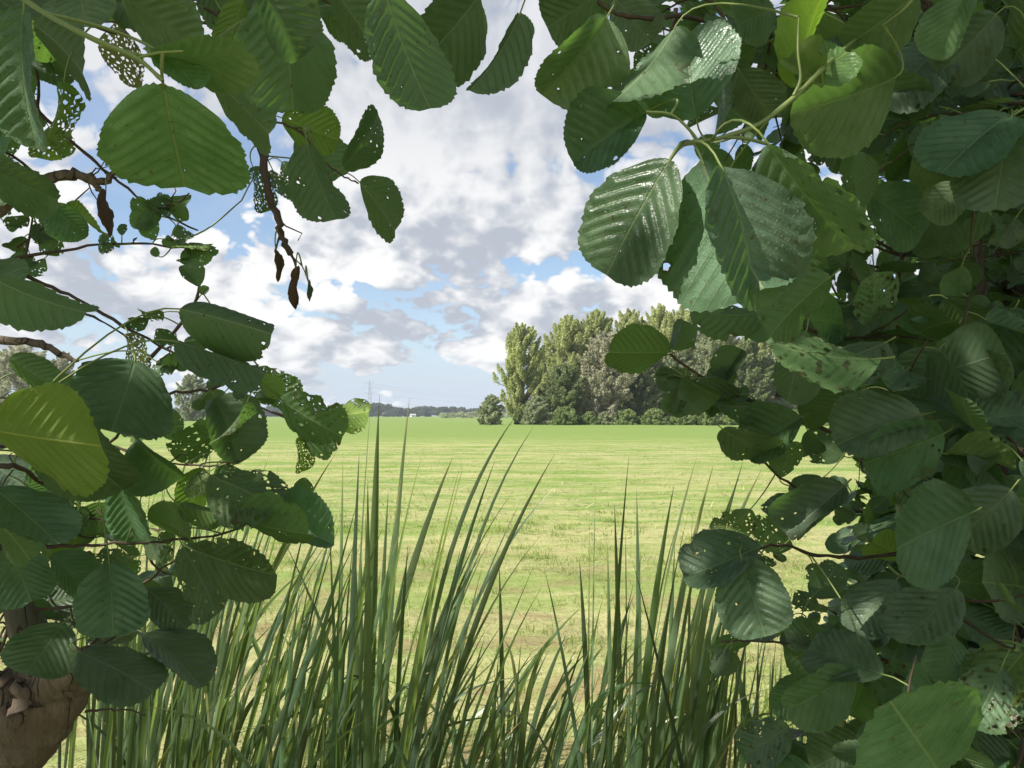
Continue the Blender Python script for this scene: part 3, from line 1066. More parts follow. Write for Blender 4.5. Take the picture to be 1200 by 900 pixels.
# ------------------------------------------------------------------ reeds in the ditch
def blade_mesh(P0, C, P2, width, twist0, twist1, n=13):
    """long tapering leaf, slightly channelled; P0 foot, P2 tip (relative to clump origin)"""
    V, U = [], []
    for i in range(n + 1):
        t = i / n
        p = P0 * (1 - t) ** 2 + C * 2 * t * (1 - t) + P2 * t * t
        tan = ((C - P0) * (1 - t) + (P2 - C) * t).normalized()
        a = twist0 + (twist1 - twist0) * t
        side = Vector((math.cos(a), math.sin(a), 0))
        side = (side - tan * side.dot(tan)).normalized()
        nor = tan.cross(side)
        w = width * (0.72 + 0.28 * min(1, t * 4)) * (1 - max(0, (t - 0.55) / 0.45) ** 1.7)
        w = max(w, 0.0006) / 2
        for s, u in ((-1, 0.0), (0, 0.5), (1, 1.0)):
            V.append(tuple(p + side * (w * s) + nor * (w * 0.30 * (abs(s) - 0.5))))
            U.append((u, t))
    F = []
    for i in range(n):
        for j in range(2):
            a = i * 3 + j
            F.append((a, a + 1, a + 4, a + 3))
    return mesh_arrays('blade', V, F, U)


CL = [
    (60, 165, 'dark dense reed clump behind the old trunk stump'),
    (165, 245, 'dense reed clump below the drooping dark alder leaves on the left'),
    (245, 345, 'reed clump leaning right between the left alder and the tallest reeds'),
    (345, 436, 'tallest reed clump whose blade tips reach above the horizon'),
    (436, 525, 'fan of broad reed blades leaning right just beside the tallest reeds'),
    (525, 600, 'short reed clump in the middle with a bent-over pale blade'),
    (600, 682, 'low slanting reed tuft right of the middle'),
    (682, 748, 'thin upright reed blades left of the large right clump'),
    (748, 838, 'large reed clump left of the right alder, blades fanning right'),
    (838, 960, 'sparse reeds in front of the right alder foot'),
]
clump_specs = [[] for _ in CL]


def add_blade(bx, tx, ty, w, d=None, bend=0.5, dd=0.0, tint=None, side=None):
    """bx: column where the blade stands at the picture's lower edge; (tx, ty): tip pixel; w: width in pixels"""
    d = d if d is not None else random.uniform(2.35, 3.25)
    foot = at(bx, 900, d)
    foot = Vector((foot.x - 0.12 * (tx - bx) / FPX * d, foot.y, float(ground_h(foot.x, foot.y)) - 0.01))
    tip = at(tx, ty, d + dd)
    z1 = foot.z + (tip.z - foot.z) * (0.45 + 0.35 * bend)
    C = Vector((foot.x + (tip.x - foot.x) * (0.42 - 0.32 * bend), foot.y + (tip.y - foot.y) * 0.3, z1))
    idx = 0
    for i, c in enumerate(CL):
        if c[0] <= bx < c[1]:
            idx = i
    if bx >= CL[-1][1]:
        idx = len(CL) - 1
    clump_specs[idx].append((foot, C, tip, w * d / FPX, tint))


for s in [(412, 437, 445, 10, .5), (428, 445, 462, 9, .5), (434, 444, 483, 13, .3), (447, 480, 466, 10, .55), (396, 402, 532, 8, .4), (407, 421, 530, 10, .5),
          (424, 498, 521, 10, .6), (432, 531, 535, 14, .5), (448, 541, 540, 12, .5), (460, 545, 538, 10, .5), (466, 580, 540, 11, .5), (472, 612, 583, 13, .5),
          (500, 650, 532, 10, .55), (506, 653, 567, 8, .75), (492, 607, 484, 8, .9), (501, 625, 500, 7, .9), (470, 586, 556, 6, .85), (478, 602, 575, 6, .85),
          (506, 641, 619, 9, .7), (440, 455, 575, 9, .5), (462, 478, 640, 9, .5), (470, 566, 640, 8, .5), (450, 538, 592, 7, .5), (432, 431, 560, 15, .3),
          (436, 428, 600, 14, .4), (418, 415, 610, 11, .4), (426, 470, 560, 10, .5), (402, 385, 600, 8, .4),
          (248, 394, 530, 10, .5), (262, 392, 628, 8, .7), (240, 402, 695, 13, .25), (300, 389, 588, 9, .6), (236, 247, 498, 9, .5), (256, 345, 560, 9, .5),
          (590, 585, 660, 8, .5), (560, 682, 710, 9, .6), (582, 643, 762, 10, .6), (597, 577, 768, 10, .4), (542, 522, 800, 8, .4), (640, 712, 752, 10, .7),
          (690, 691, 598, 8, .5), (692, 698, 553, 5, .5), (708, 737, 534, 8, .6), (692, 679, 655, 9, .5), (750, 746, 572, 9, .5), (735, 733, 625, 9, .5), (738, 751, 645, 8, .5),
          (742, 790, 568, 13, .5), (750, 816, 537, 10, .5), (757, 836, 545, 12, .5), (757, 822, 590, 13, .5), (790, 871, 540, 10, .6), (794, 866, 560, 8, .7), (792, 894, 547, 11, .55),
          (806, 836, 702, 18, .4), (812, 824, 700, 12, .4), (770, 812, 640, 10, .5), (900, 854, 748, 14, .3), (886, 889, 742, 8, .4), (906, 910, 770, 9, .4), (868, 874, 760, 8, .5),
          (845, 860, 700, 7, .5), (852, 880, 730, 7, .6), (728, 720, 590, 9, .5), (716, 712, 640, 8, .5)]:
    add_blade(s[0], s[1], s[2], s[3] * 0.70, None, s[4] * 0.8)
# bent, arching and kinked blades
add_blade(215, 437, 838, 10, 1.75, 0.95)
add_blade(700, 872, 776, 11, 2.3, 0.8)
add_blade(760, 832, 848, 9, 2.2, 0.9)
add_blade(610, 655, 752, 13, 2.5, 1.6)
for _ in range(34):                      # bent over and lying blades
    b = random.uniform(120, 860)
    add_blade(b, b + random.choice((-1, 1, 1, 1)) * random.uniform(60, 170), random.uniform(760, 860), random.uniform(4, 7), random.uniform(2.3, 3.2), random.uniform(1.2, 1.9), random.uniform(-.2, .2))
for _ in range(30):                      # blades crossing the others
    b = random.uniform(130, 860)
    add_blade(b, b + random.choice((-1, 1, 1)) * random.uniform(50, 130), random.uniform(600, 760) if b < 520 or b > 690 else random.uniform(740, 820), random.uniform(3.5, 8), random.uniform(2.2, 3.2), random.uniform(0.0, 0.5), random.uniform(-.25, .25))
for _ in range(26):                      # dead straw-coloured leaves
    b = random.uniform(100, 860)
    add_blade(b, b + random.uniform(-60, 110), random.uniform(720, 870), random.uniform(3, 5.5), random.uniform(2.4, 3.4), random.uniform(0.6, 1.7), random.uniform(-.2, .2), (2.6, 1.75, 1.5, 1))
# the rest of the stand, by the density each clump has
for (lo, hi, n, t0, t1, ln0, ln1) in [(70, 165, 28, 560, 720, -10, 60), (120, 245, 60, 520, 690, 0, 110), (200, 345, 60, 560, 780, 25, 150), (330, 436, 30, 600, 790, -5, 80),
                                       (436, 520, 24, 620, 810, 10, 130), (520, 600, 24, 730, 850, -10, 100), (600, 682, 26, 730, 850, 20, 130), (682, 748, 22, 670, 820, -10, 60),
                                       (748, 836, 42, 600, 800, 5, 80), (838, 950, 14, 720, 850, -10, 50)]:
    for _ in range(n):
        b = random.uniform(lo, hi)
        add_blade(b, b + random.uniform(ln0, ln1), random.uniform(t0, t1), random.uniform(3.0, 6.5), random.uniform(2.3, 3.5), random.uniform(0.1, 0.7), random.uniform(-0.15, 0.2))
for i, (c, specs) in enumerate(zip(CL, clump_specs)):
    cx = sum(s[0].x for s in specs) / len(specs)
    cy_ = sum(s[0].y for s in specs) / len(specs)
    org = Vector((cx, cy_, float(ground_h(cx, cy_))))
    root = thing('reed_clump', org, c[2], 'reeds', 'reed clumps in the ditch')
    for (a, C, b, w, tint) in specs:
        tw = random.gauss(0, 0.55)
        me = blade_mesh(a - org, C - org, b - org, w, tw, tw + random.gauss(0.2, 0.6))
        o = link('blade', me, M_BLADE, root)
        v = random.choice((random.uniform(0.65, 0.95), random.uniform(0.9, 1.3), random.uniform(1.2, 1.7)))
        o.color = tint or (v * random.uniform(0.92, 1.1), v, v * random.uniform(0.85, 1.15), 1)


# ------------------------------------------------------------------ alder leaves
def leaf_half(t, wm=0.46, a=0.55, b=0.36):
    tm = a / (a + b)
    return wm * (t ** a) * ((1 - t) ** b) / (tm ** a * (1 - tm) ** b)


def pip(x, y, poly):
    c = False
    n = len(poly)
    j = n - 1
    for i in range(n):
        xi, yi = poly[i]
        xj, yj = poly[j]
        if (yi > y) != (yj > y) and x < (xj - xi) * (y - yi) / (yj - yi + 1e-12) + xi:
            c = not c
        j = i
    return c


def vein_s(x, y):
    ya = abs(y)
    return x - 0.72 * ya - 0.30 * ya * ya


LEAF_LO_ARGS = {}
RIM = {}
SEED0 = {'c': 100, 'h': 200, 'e': 300, 's': 400, 'r': 500}


def make_leaf(seed, wm=0.46, holes=0, hole_r=(0.008, 0.025), bites=0, fold=0.0, curl=0.0, wave=0.02, pleat=0.024, notch=0.0, teeth=True, coarse=False, roll=0.0, lo=False):
    """unit-length leaf in the xy plane, base at the origin, tip at x = 1; returns V, F(tris), UV"""
    rs = random.Random(seed)
    if not lo and not coarse and seed not in LEAF_LO_ARGS:
        LEAF_LO_ARGS[seed] = dict(seed=seed, wm=wm, holes=min(holes, 14), hole_r=hole_r, bites=bites, fold=fold, curl=curl, wave=wave, pleat=pleat, notch=notch, roll=roll, lo=True)
    nside = 15 if coarse else 28 if lo else 48
    b_exp = 0.31 + rs.uniform(-0.05, 0.06)
    out = []
    asym = rs.uniform(-0.03, 0.03)
    ph = [rs.uniform(0, 6.28) for _ in range(4)]

    def edge(t, s):
        w = leaf_half(t, wm * (1 + s * asym), 0.55, b_exp)
        w *= 1 + 0.025 * math.sin(9 * t + ph[0] + s) + 0.018 * math.sin(21 * t + ph[1] * s)
        return w
    for s in (1, -1):
        rng_i = range(0, nside + 1) if s == 1 else range(nside - 1, 0, -1)
        for i in rng_i:
            u = i / nside
            t = 0.5 - 0.5 * math.cos(math.pi * u)
            t = 0.9 * t + 0.1 * u
            t = min(max(t, 0.0), 1.0)
            w = edge(min(max(t, 1e-4), 1 - 1e-4), s) if 0 < i < nside else 0.0
            x = t
            if teeth and 0 < i < nside and i % 2 == 1:
                w *= 1.0 + 0.035
                x += 0.010
            if notch and t > 0.93:
                x -= notch * (1 - w / (0.2 * wm + 1e-6)) if w < 0.2 * wm else 0
            out.append((x, s * w))
    pts = list(out)
    edges = [(i, (i + 1) % len(out)) for i in range(len(out))]
    hole_polys = []
    for h in range(holes + bites):
        for _ in range(30):
            if h < holes:
                x = rs.uniform(0.12, 0.95)
                y = rs.uniform(-1, 1) * leaf_half(min(x, 0.999), wm) * 0.9
                r = hole_r[0] + (hole_r[1] - hole_r[0]) * rs.random() ** 2
            else:
                x = rs.uniform(0.25, 0.98)
                y = rs.choice((-1, 1)) * leaf_half(min(x, 0.999), wm) * rs.uniform(0.85, 1.05)
                r = rs.uniform(0.04, 0.12)
            ok = abs(y) > r + 0.012 or h >= holes
            if ok and all(math.hypot(x - q[0], y - q[1]) > (r + q[2]) * 1.02 for q in hole_polys):
                break
        else:
            continue
        nn = 8 if r < 0.02 else 12
        a0 = rs.uniform(0, 6.28)
        el = rs.uniform(0.6, 1.0)
        lp = []
        for j in range(nn):
            a = a0 + 2 * math.pi * j / nn
            q = r * rs.uniform(0.5, 1.2)
            lp.append((x + q * math.cos(a), y + q * el * math.sin(a)))
        hole_polys.append((x, y, r, lp))
        k = len(pts)
        pts += lp
        edges += [(k + j, k + (j + 1) % nn) for j in range(nn)]
    # points on the veins and on the ridges between them
    nmid = 7 if coarse else 14 if lo else 30
    k0 = len(pts)
    for i in range(1, nmid):
        pts.append((0.02 + 0.95 * i / nmid, 0.0))
    edges += [(0, k0)] + [(k0 + i, k0 + i + 1) for i in range(nmid - 2)]
    step = 0.11 if coarse else 0.055 if lo else 0.0275
    s0 = 0.06 - 0.055
    s0 -= 0.275
    while s0 < 0.95:
        for sgn in (1, -1):
            y = 0.05
            prev = None
            while y < 0.6:
                x = s0 + 0.72 * y + 0.30 * y * y
                if 0.01 < x < 0.985 and y < leaf_half(min(max(x, 0.001), 0.999), wm, 0.55, b_exp) * 0.93:
                    if not any(math.hypot(x - q[0], sgn * y - q[1]) < q[2] * 1.25 for q in hole_polys):
                        pts.append((x, sgn * y))
                        if prev is not None:
                            edges.append((prev, len(pts) - 1))
                        prev = len(pts) - 1
                    else:
                        prev = None
                else:
                    prev = None
                y += 0.13 if coarse else 0.085
        s0 += step
    res = delaunay_2d_cdt([Vector(p) for p in pts], edges, [], 0, 1e-5)
    vs, fs = res[0], res[2]
    F = []
    for f in fs:
        cx = sum(vs[i].x for i in f) / 3
        cyy = sum(vs[i].y for i in f) / 3
        if not pip(cx, cyy, out):
            continue
        if any(math.hypot(cx - q[0], cyy - q[1]) < q[2] * 1.2 and pip(cx, cyy, q[3]) for q in hole_polys):
            continue
        F.append(tuple(f))
    V, U, RM = [], [], []
    for p in vs:
        x, y = p.x, p.y
        RM.append(1.0 if any(math.hypot(x - q[0], y - q[1]) < q[2] * 1.22 for q in hole_polys) else 0.0)
        w = max(leaf_half(min(max(x, 0.001), 0.999), wm), 1e-3)
        e = min(1, abs(y) / w)
        phs = (vein_s(x, y) + 0.93) / 0.11
        z = pleat * (0.5 - 0.5 * math.cos(2 * math.pi * (phs - 0.0))) * min(1, abs(y) * 8)
        z += fold * abs(y) + curl * x * x + wave * e * e * math.sin(7 * x + ph[2] + (2 if y > 0 else 0)) + 0.5 * wave * math.sin(4 * x + ph[3]) * y
        yy = y
        if roll:
            # margins rolled inwards
            a = roll * abs(y) / 0.46
            yy = math.copysign(math.sin(a) / (roll / 0.46), y) if a > 1e-4 else y
            z += (1 - math.cos(a)) / (roll / 0.46)
        V.append((x, yy, z))
        U.append((x, y + 0.5))
    V = np.array(V)
    used = np.unique(np.array(F).ravel())
    remap = -np.ones(len(V), int)
    remap[used] = np.arange(len(used))
    F = remap[np.array(F)]
    V, U = V[used], np.array(U)[used]
    RIM[(seed, lo)] = np.array(RM)[used]
    # faces must look towards +z
    a, b, c = V[F[:, 0]], V[F[:, 1]], V[F[:, 2]]
    nz = (b[:, 0] - a[:, 0]) * (c[:, 1] - a[:, 1]) - (b[:, 1] - a[:, 1]) * (c[:, 0] - a[:, 0])
    F[nz < 0] = F[nz < 0][:, ::-1]
    return V, F, U


LEAF = {}
for i in range(7):       # sound leaves
    LEAF['c%d' % i] = make_leaf(100 + i, 0.45 + 0.035 * (i % 3), 1 if i % 3 == 0 else 0, fold=(0.10, 0.22, 0.05, 0.16, 0.3, 0.12, -0.08)[i], curl=(-0.10, -0.18, 0.06, -0.05, -0.22, 0.10, -0.12)[i], wave=0.02 + 0.012 * (i % 3), notch=0.03 if i % 2 else 0.0)
for i in range(6):       # a few holes
    LEAF['h%d' % i] = make_leaf(200 + i, 0.45 + 0.02 * (i % 3), 7 + 2 * i, (0.006, 0.026), i % 2, fold=(0.15, 0.25, 0.08, 0.2, 0.05, 0.3)[i], curl=(-0.12, -0.2, 0.05, -0.08, -0.25, 0.1)[i], wave=0.03)
for i in range(5):       # badly eaten
    LEAF['e%d' % i] = make_leaf(300 + i, 0.43 + 0.03 * (i % 2), 34 + 6 * i, (0.010, 0.042), 3, fold=(0.2, 0.1, 0.3, 0.15, 0.25)[i], curl=(-0.2, 0.1, -0.1, -0.3, 0.05)[i], wave=0.05)
for i in range(2):       # almost lace
    LEAF['s%d' % i] = make_leaf(400 + i, 0.40, 95, (0.018, 0.040), 7, fold=0.3, curl=-0.25, wave=0.07)
for i in range(3):       # rolled and folded
    LEAF['r%d' % i] = make_leaf(500 + i, 0.44, 4, (0.008, 0.022), 1, fold=(0.9, 0.3, 1.3)[i], curl=(-0.25, 0.2, -0.35)[i], wave=0.06, roll=(0.0, 1.7, 0.6)[i])
def make_withered(seed):
    rs = random.Random(seed)
    V, F, U = [], [], []
    n, m = 14, 9
    for i in range(n + 1):
        t = i / n
        r = 0.17 * (math.sin(math.pi * min(1, 0.05 + t * 0.93)) ** 0.7) * (1 + 0.25 * math.sin(9 * t + seed))
        cy_, cz = 0.06 * math.sin(5 * t + seed), 0.05 * math.sin(4 * t + 1.3 * seed)
        for j in range(m):
            a = 2 * math.pi * j / m + 0.8 * t
            q = r * (1 + 0.35 * math.sin(3 * a + seed + 4 * t) + rs.uniform(-.12, .12))
            V.append((t + rs.uniform(-.02, .02), cy_ + q * math.cos(a), cz + 0.55 * q * math.sin(a)))
            U.append((t, 0.5 + 0.4 * math.cos(a)))
    for i in range(n):
        for j in range(m):
            a0, b0 = i * m + j, i * m + (j + 1) % m
            F += [(a0, a0 + m, b0 + m), (a0, b0 + m, b0)]
    return np.array(V), np.array(F), np.array(U)


for i in range(3):
    LEAF['w%d' % i] = make_withered(3 + 2 * i)
for i in range(5):
    LEAF['k%d' % i] = make_leaf(700 + i, 0.46, 0, fold=(0.1, 0.2, 0.05, 0.3, 0.15)[i], curl=(-0.15, 0.1, -0.25, -0.05, 0.0)[i], wave=0.03, teeth=False, coarse=True)
FAR_LEAF = (np.array([(0, 0, 0), (0.25, 0.36, 0.04), (0.65, 0.45, 0.06), (0.95, 0.22, 0.0), (0.95, -0.22, 0.0), (0.65, -0.45, 0.06), (0.25, -0.36, 0.04), (0.5, 0, -0.03)], float),
            np.array([(0, 7, 1), (1, 7, 2), (2, 7, 3), (3, 7, 4), (4, 7, 5), (5, 7, 6), (6, 7, 0)])[:, ::-1],
            np.array([(0, .5), (.25, .86), (.65, .95), (.95, .72), (.95, .28), (.65, .05), (.25, .14), (.5, .5)], float))
LEAF_MESH = {}
LEAF_LO = dict(LEAF)
for pre, s0, n in (('c', 100, 7), ('h', 200, 6), ('e', 300, 5), ('s', 400, 2), ('r', 500, 3)):
    for i in range(n):
        LEAF_LO['%s%d' % (pre, i)] = make_leaf(**LEAF_LO_ARGS[s0 + i])


def leaf_mesh(key, mat):
    kk = (key, mat.name)
    if kk not in LEAF_MESH:
        V, F, U = LEAF[key]
        me = mesh_arrays('leaf', V, F, U)
        if key[0] in SEED0:
            at_ = me.attributes.new('rim', 'FLOAT', 'POINT')
            at_.data.foreach_set('value', RIM[(SEED0[key[0]] + int(key[1:]), False)].astype(np.float32))
        me.materials.append(mat)
        LEAF_MESH[kk] = me
    return LEAF_MESH[kk]


TONE = {'m': (1, 1, 1), 'p': (1.35, 1.32, 1.38), 'y': (1.6, 1.5, 0.85), 'b': (1.02, 1.04, 1.16), 'g': (1.2, 1.2, 1.0), 'Y': (1.9, 1.75, 0.75), 'P': (1.55, 1.5, 1.5)}  # 'b' puts the bluish gloss of the sky into the leaf colour


class Alder:
    def __init__(self, base, label, twig_label):
        self.base = Vector(base)
        self.root = thing('alder_tree', self.base, label, 'tree', None)
        self.paths = []          # polylines that leaves may hang from
        self.twigs = Geo()
        self.brown = Geo()
        self.leaves = []         # (matrix, key, tone, material, apparent size)

    def branch(self, pts, r0, r1, mat=None, name='branch', smooth=5, knots=0.0, sides=7):
        P = smooth_path(pts, smooth)
        if knots:
            P = [P[0]] + [p + Vector((random.gauss(0, knots), random.gauss(0, knots), random.gauss(0, knots))) for p in P[1:-1]] + [P[-1]]
        rad = np.linspace(r0, r1, len(P)) * (1 + 0.10 * rng.normal(size=len(P)))
        V, F, U = tube(P, rad, sides)
        g = Geo()
        g.add(V, F, U)
        o = link(name, g.mesh(name, self.base), mat or M_TWIG, self.root)
        self.paths.append((P, mat))
        return o, P

    def px_branch(self, pts, w0, w1, mat=None, name='branch', knots=0.0, sides=7):
        """pts: (px, py, depth); w: widths in pixels at the two ends"""
        P = [at(*p) for p in pts]
        return self.branch(P, w0 * pts[0][2] / FPX / 2, w1 * pts[-1][2] / FPX / 2, mat, name, 5, knots, sides)

    def nearest(self, p, maxd=0.35, mind=0.0):
        best, bd = None, maxd
        for P, _ in self.paths:
            for q in P:
                d = (q - p).length
                if d < bd and (q - CAM).length > mind:
                    best, bd = q, d
        return best

    def petiole(self, base, xdir, r=0.0009, reach=0.13, l=0.022):
        q = self.nearest(base - xdir * l, reach)
        if q is None:
            q = base - xdir * 0.010 + Vector((0, 0, 0.001))
        L = (q - base).length
        c = base - xdir * min(0.45 * L, 0.04)
        pts = [base + xdir * 0.004] + [base * (1 - t) ** 2 + c * 2 * t * (1 - t) + q * t * t for t in np.linspace(0, 1, 8)]
        V, F, U = tube(pts, np.linspace(r * 0.75, r * 1.15, len(pts)), 5)
        self.twigs.add(V, F, U)

    def add(self, M, key, tone='m', mat=None):
        b = M.translation
        size = M.col[0].to_3d().length
        d = max(0.05, (b - CAM).dot(AX_F))
        self.leaves.append((M, key, tone, mat or M_LEAF, size / d))

    def px_leaf(self, bx, by, tx, ty, W, key, tone='m', size=0.085, ts=None, rsn=None, under=False, dmax=1.5, dmin=0.3, mat=None, pet=True, wm=0.92):
        """leaf from base pixel to tip pixel, W pixels across; its usual size gives its distance"""
        lp = math.hypot(tx - bx, ty - by)
        d = FPX * size / max(lp * 1.02, W / wm * 1.02)
        if d > dmax:
            size *= dmax / d
            d = dmax
        d = max(d, dmin)
        ct = min(0.995, lp * d / FPX / size)
        cr = min(0.995, W * d / FPX / (size * wm))
        t = math.acos(ct) * (ts if ts is not None else random.choice((-1, 1)))
        r = math.acos(cr) * (rsn if rsn is not None else random.choice((-1, 1)))
        if key[0] == 'r':
            r *= 0.35
        dl = 0.5 * size * math.sin(t)
        b, tip = at(bx, by, d - dl), at(tx, ty, d + dl)
        Mx = tip - b
        size = Mx.length
        Mx.normalize()
        view = (b.lerp(tip, 0.5) - CAM).normalized()
        l0 = view.cross(Mx).normalized()
        Lr = math.cos(r) * l0 + math.sin(r) * Mx.cross(l0)
        N = Mx.cross(Lr)
        if (N.dot(-view) < 0) != under:
            Lr = -Lr
            N = -N
        M = Matrix((Mx, Lr, N)).transposed().to_4x4()
        M = Matrix.Translation(b) @ M @ Matrix.Scale(size, 4)
        self.add(M, key, tone, mat)
        if pet:
            self.petiole(b, Mx, 0.0009, 0.15)
        return b, Mx, N, size

    def free_leaf(self, b, xdir, ndir, size, key, tone='m', pet=True, mat=None):
        xdir = xdir.normalized()
        N = (ndir - xdir * ndir.dot(xdir)).normalized()
        Y = N.cross(xdir)
        M = Matrix.Translation(b) @ Matrix((xdir, Y, N)).transposed().to_4x4() @ Matrix.Scale(size, 4)
        self.add(M, key, tone, mat)
        if pet:
            self.petiole(b, xdir, 0.0009, 0.12)

    def build(self, max_parts, extra=None, stuff_label=None):
        named = [l for l in self.leaves if l[1] != 'far']
        named.sort(key=lambda l: -l[4])
        rest = named[max_parts:] + [l for l in self.leaves if l[1] == 'far']
        T = Matrix.Translation(-self.base)
        for (M, key, tone, mat, _) in named[:max_parts]:
            o = bpy.data.objects.new('withered_leaf' if mat is M_DEAD else 'leaf', leaf_mesh(key, mat))
            COL.objects.link(o)
            o.parent = self.root
            o.matrix_local = T @ M
            v = random.uniform(0.9, 1.12)
            c = TONE[tone]
            o.color = (c[0] * v, c[1] * v, c[2] * v, 1)
        g = Geo()
        for (M, key, tone, mat, _) in rest:
            V, F, U = FAR_LEAF if key == 'far' else LEAF_LO[key]
            A = np.array(M)
            g.add(V @ A[:3, :3].T + A[:3, 3], F, U, random.random())
        if rest:
            o = link('foliage', g.mesh('foliage', self.base), M_LEAF, self.root)
            o['kind'] = 'stuff'
        V = np.concatenate(self.twigs.V) - np.array(self.base)
        Fq = np.concatenate(self.twigs.F)
        o = link('leaf_stalks', mesh_arrays('leaf_stalks', V, Fq, np.concatenate(self.twigs.U)), M_STEM, self.root)
        o['kind'] = 'stuff'
        if self.brown.n:
            o = link('fine_twigs', self.brown.mesh('fine_twigs', self.base), M_TWIG, self.root)
            o['kind'] = 'stuff'


LEFT = Alder((-0.98, 1.02, float(ground_h(-0.98, 1.02))), 'old alder with a leaning cracked trunk and twigs along the left and top', None)
RIGHT = Alder((1.42, 2.05, float(ground_h(1.42, 2.05))), 'leafy alder filling the right side from top to bottom', None)


# ---- trunks
def trunk_left():
    t = LEFT
    # leaning old trunk ending in a broken stub
    pts = [Vector((-1.00, 1.02, -0.3)), Vector((-0.93, 1.02, 0.35)), Vector((-0.84, 1.01, 0.75)), at(-62, 960, 1.0), at(-22, 900, 1.0), at(20, 850, 1.0), at(56, 803, 1.0), at(80, 772, 1.0)]
    P = smooth_path(pts, 6)
    n = len(P)
    rad = np.interp(np.linspace(0, 1, n), [0, 0.3, 0.6, 0.8, 0.93, 1.0], [0.095, 0.075, 0.062, 0.057, 0.050, 0.032])
    rad = rad * (1 + 0.025 * rng.normal(size=n))
    V, F, U = tube(P, rad, 22, 0.018)
    g = Geo()
    g.add(V, F, U)
    tk = link('trunk', g.mesh('trunk', t.base), M_TRUNK, t.root)
    # snag and burls
    for (a, b, r0, r1) in [((60, 800, .97), (112, 772, .95), .030, .017), ((30, 835, .95), (26, 800, .95), .022, .006), ((88, 795, .96), (106, 806, .97), .018, .010), ((10, 850, .97), (-20, 800, .95), .045, .03)]:
        st_, _p = LEFT.branch([at(*a), at(*a).lerp(at(*b), .5) + Vector((0, 0, 0.006)), at(*b)], r0, r1, M_TRUNK, 'broken_stub', 4, 0.002, 9)
        st_.parent = tk
    # stem that carries the crown, rising left of the frame
    LEFT.branch([Vector((-0.97, 1.02, 0.0)), Vector((-1.2, 1.15, 0.9)), Vector((-1.32, 1.3, 1.7)), Vector((-1.3, 1.25, 2.6)), Vector((-1.1, 1.0, 3.6)), Vector((-1.0, 0.8, 4.6))], 0.075, 0.03, M_BARK, 'stem', 6, 0.004, 12)
    LEFT.branch([Vector((-1.32, 1.3, 1.75)), Vector((-1.0, 1.3, 2.15)), Vector((-0.5, 1.2, 2.45)), Vector((0.0, 1.05, 2.6))], 0.028, 0.008, M_BARK, 'limb', 6, 0.004, 9)
    LEFT.branch([Vector((-1.28, 1.28, 2.3)), Vector((-0.9, 0.9, 2.45)), Vector((-0.45, 0.55, 2.3)), Vector((-0.2, 0.45, 2.15))], 0.02, 0.005, M_BARK, 'limb', 6, 0.003, 9)
    LEFT.branch([Vector((-1.26, 1.2, 1.3)), Vector((-1.0, 1.1, 1.5)), Vector((-0.8, 1.05, 1.62))], 0.018, 0.007, M_BARK, 'limb', 6, 0.003, 9)
    LEFT.branch([at(60, 806, .98), at(20, 700, .95), at(-30, 600, .95), at(-60, 500, 1.0)], 0.022, 0.010, M_BARK, 'limb', 6, 0.003, 9)


def trunk_right():
    t = RIGHT
    P = smooth_path([Vector((1.42, 2.05, -0.3)), Vector((1.40, 2.05, 0.5)), Vector((1.33, 2.03, 1.2)), Vector((1.30, 2.0, 1.9)), Vector((1.36, 1.95, 2.8)), Vector((1.25, 1.8, 4.2))], 6)
    V, F, U = tube(P, np.linspace(0.085, 0.035, len(P)), 14, 0.05)
    g = Geo()
    g.add(V, F, U)
    link('trunk', g.mesh('trunk', t.base), M_BARK, t.root)
    t.paths.append((P, M_BARK))
    for pts, r0 in [([(1.32, 2.02, 1.25), (1.1, 1.75, 1.5), (0.95, 1.55, 1.85), (0.85, 1.45, 2.3)], .020), ([(1.30, 2.0, 1.9), (1.05, 1.7, 2.2), (0.75, 1.45, 2.45), (0.4, 1.3, 2.55)], .020),
                    ([(1.33, 1.97, 2.4), (1.0, 1.4, 2.7), (0.6, 0.8, 2.6), (0.35, 0.55, 2.3)], .020), ([(1.38, 2.05, 0.8), (1.2, 1.7, 1.0), (1.0, 1.45, 1.15), (0.75, 1.35, 1.25)], .018),
                    ([(1.39, 2.05, 0.6), (1.4, 1.6, 0.85), (1.25, 1.2, 1.05), (0.95, 0.95, 1.2)], .018), ([(1.34, 2.03, 1.1), (1.5, 1.6, 1.4), (1.35, 1.2, 1.7), (1.0, 0.95, 1.85)], .018),
                    ([(1.35, 1.96, 2.6), (1.6, 1.5, 2.7), (1.4, 1.0, 2.5), (0.95, 0.75, 2.2)], .018), ([(1.3, 2.0, 1.7), (1.1, 2.0, 1.75), (0.85, 1.95, 1.7), (0.65, 1.9, 1.65)], .014),
                    ([(1.41, 2.05, 0.35), (1.2, 1.8, 0.55), (0.95, 1.6, 0.7), (0.7, 1.5, 0.85)], .014)]:
        t.branch([Vector(p) for p in pts], r0, 0.004, M_BARK, 'limb', 6, 0.004, 8)


trunk_left()
trunk_right()

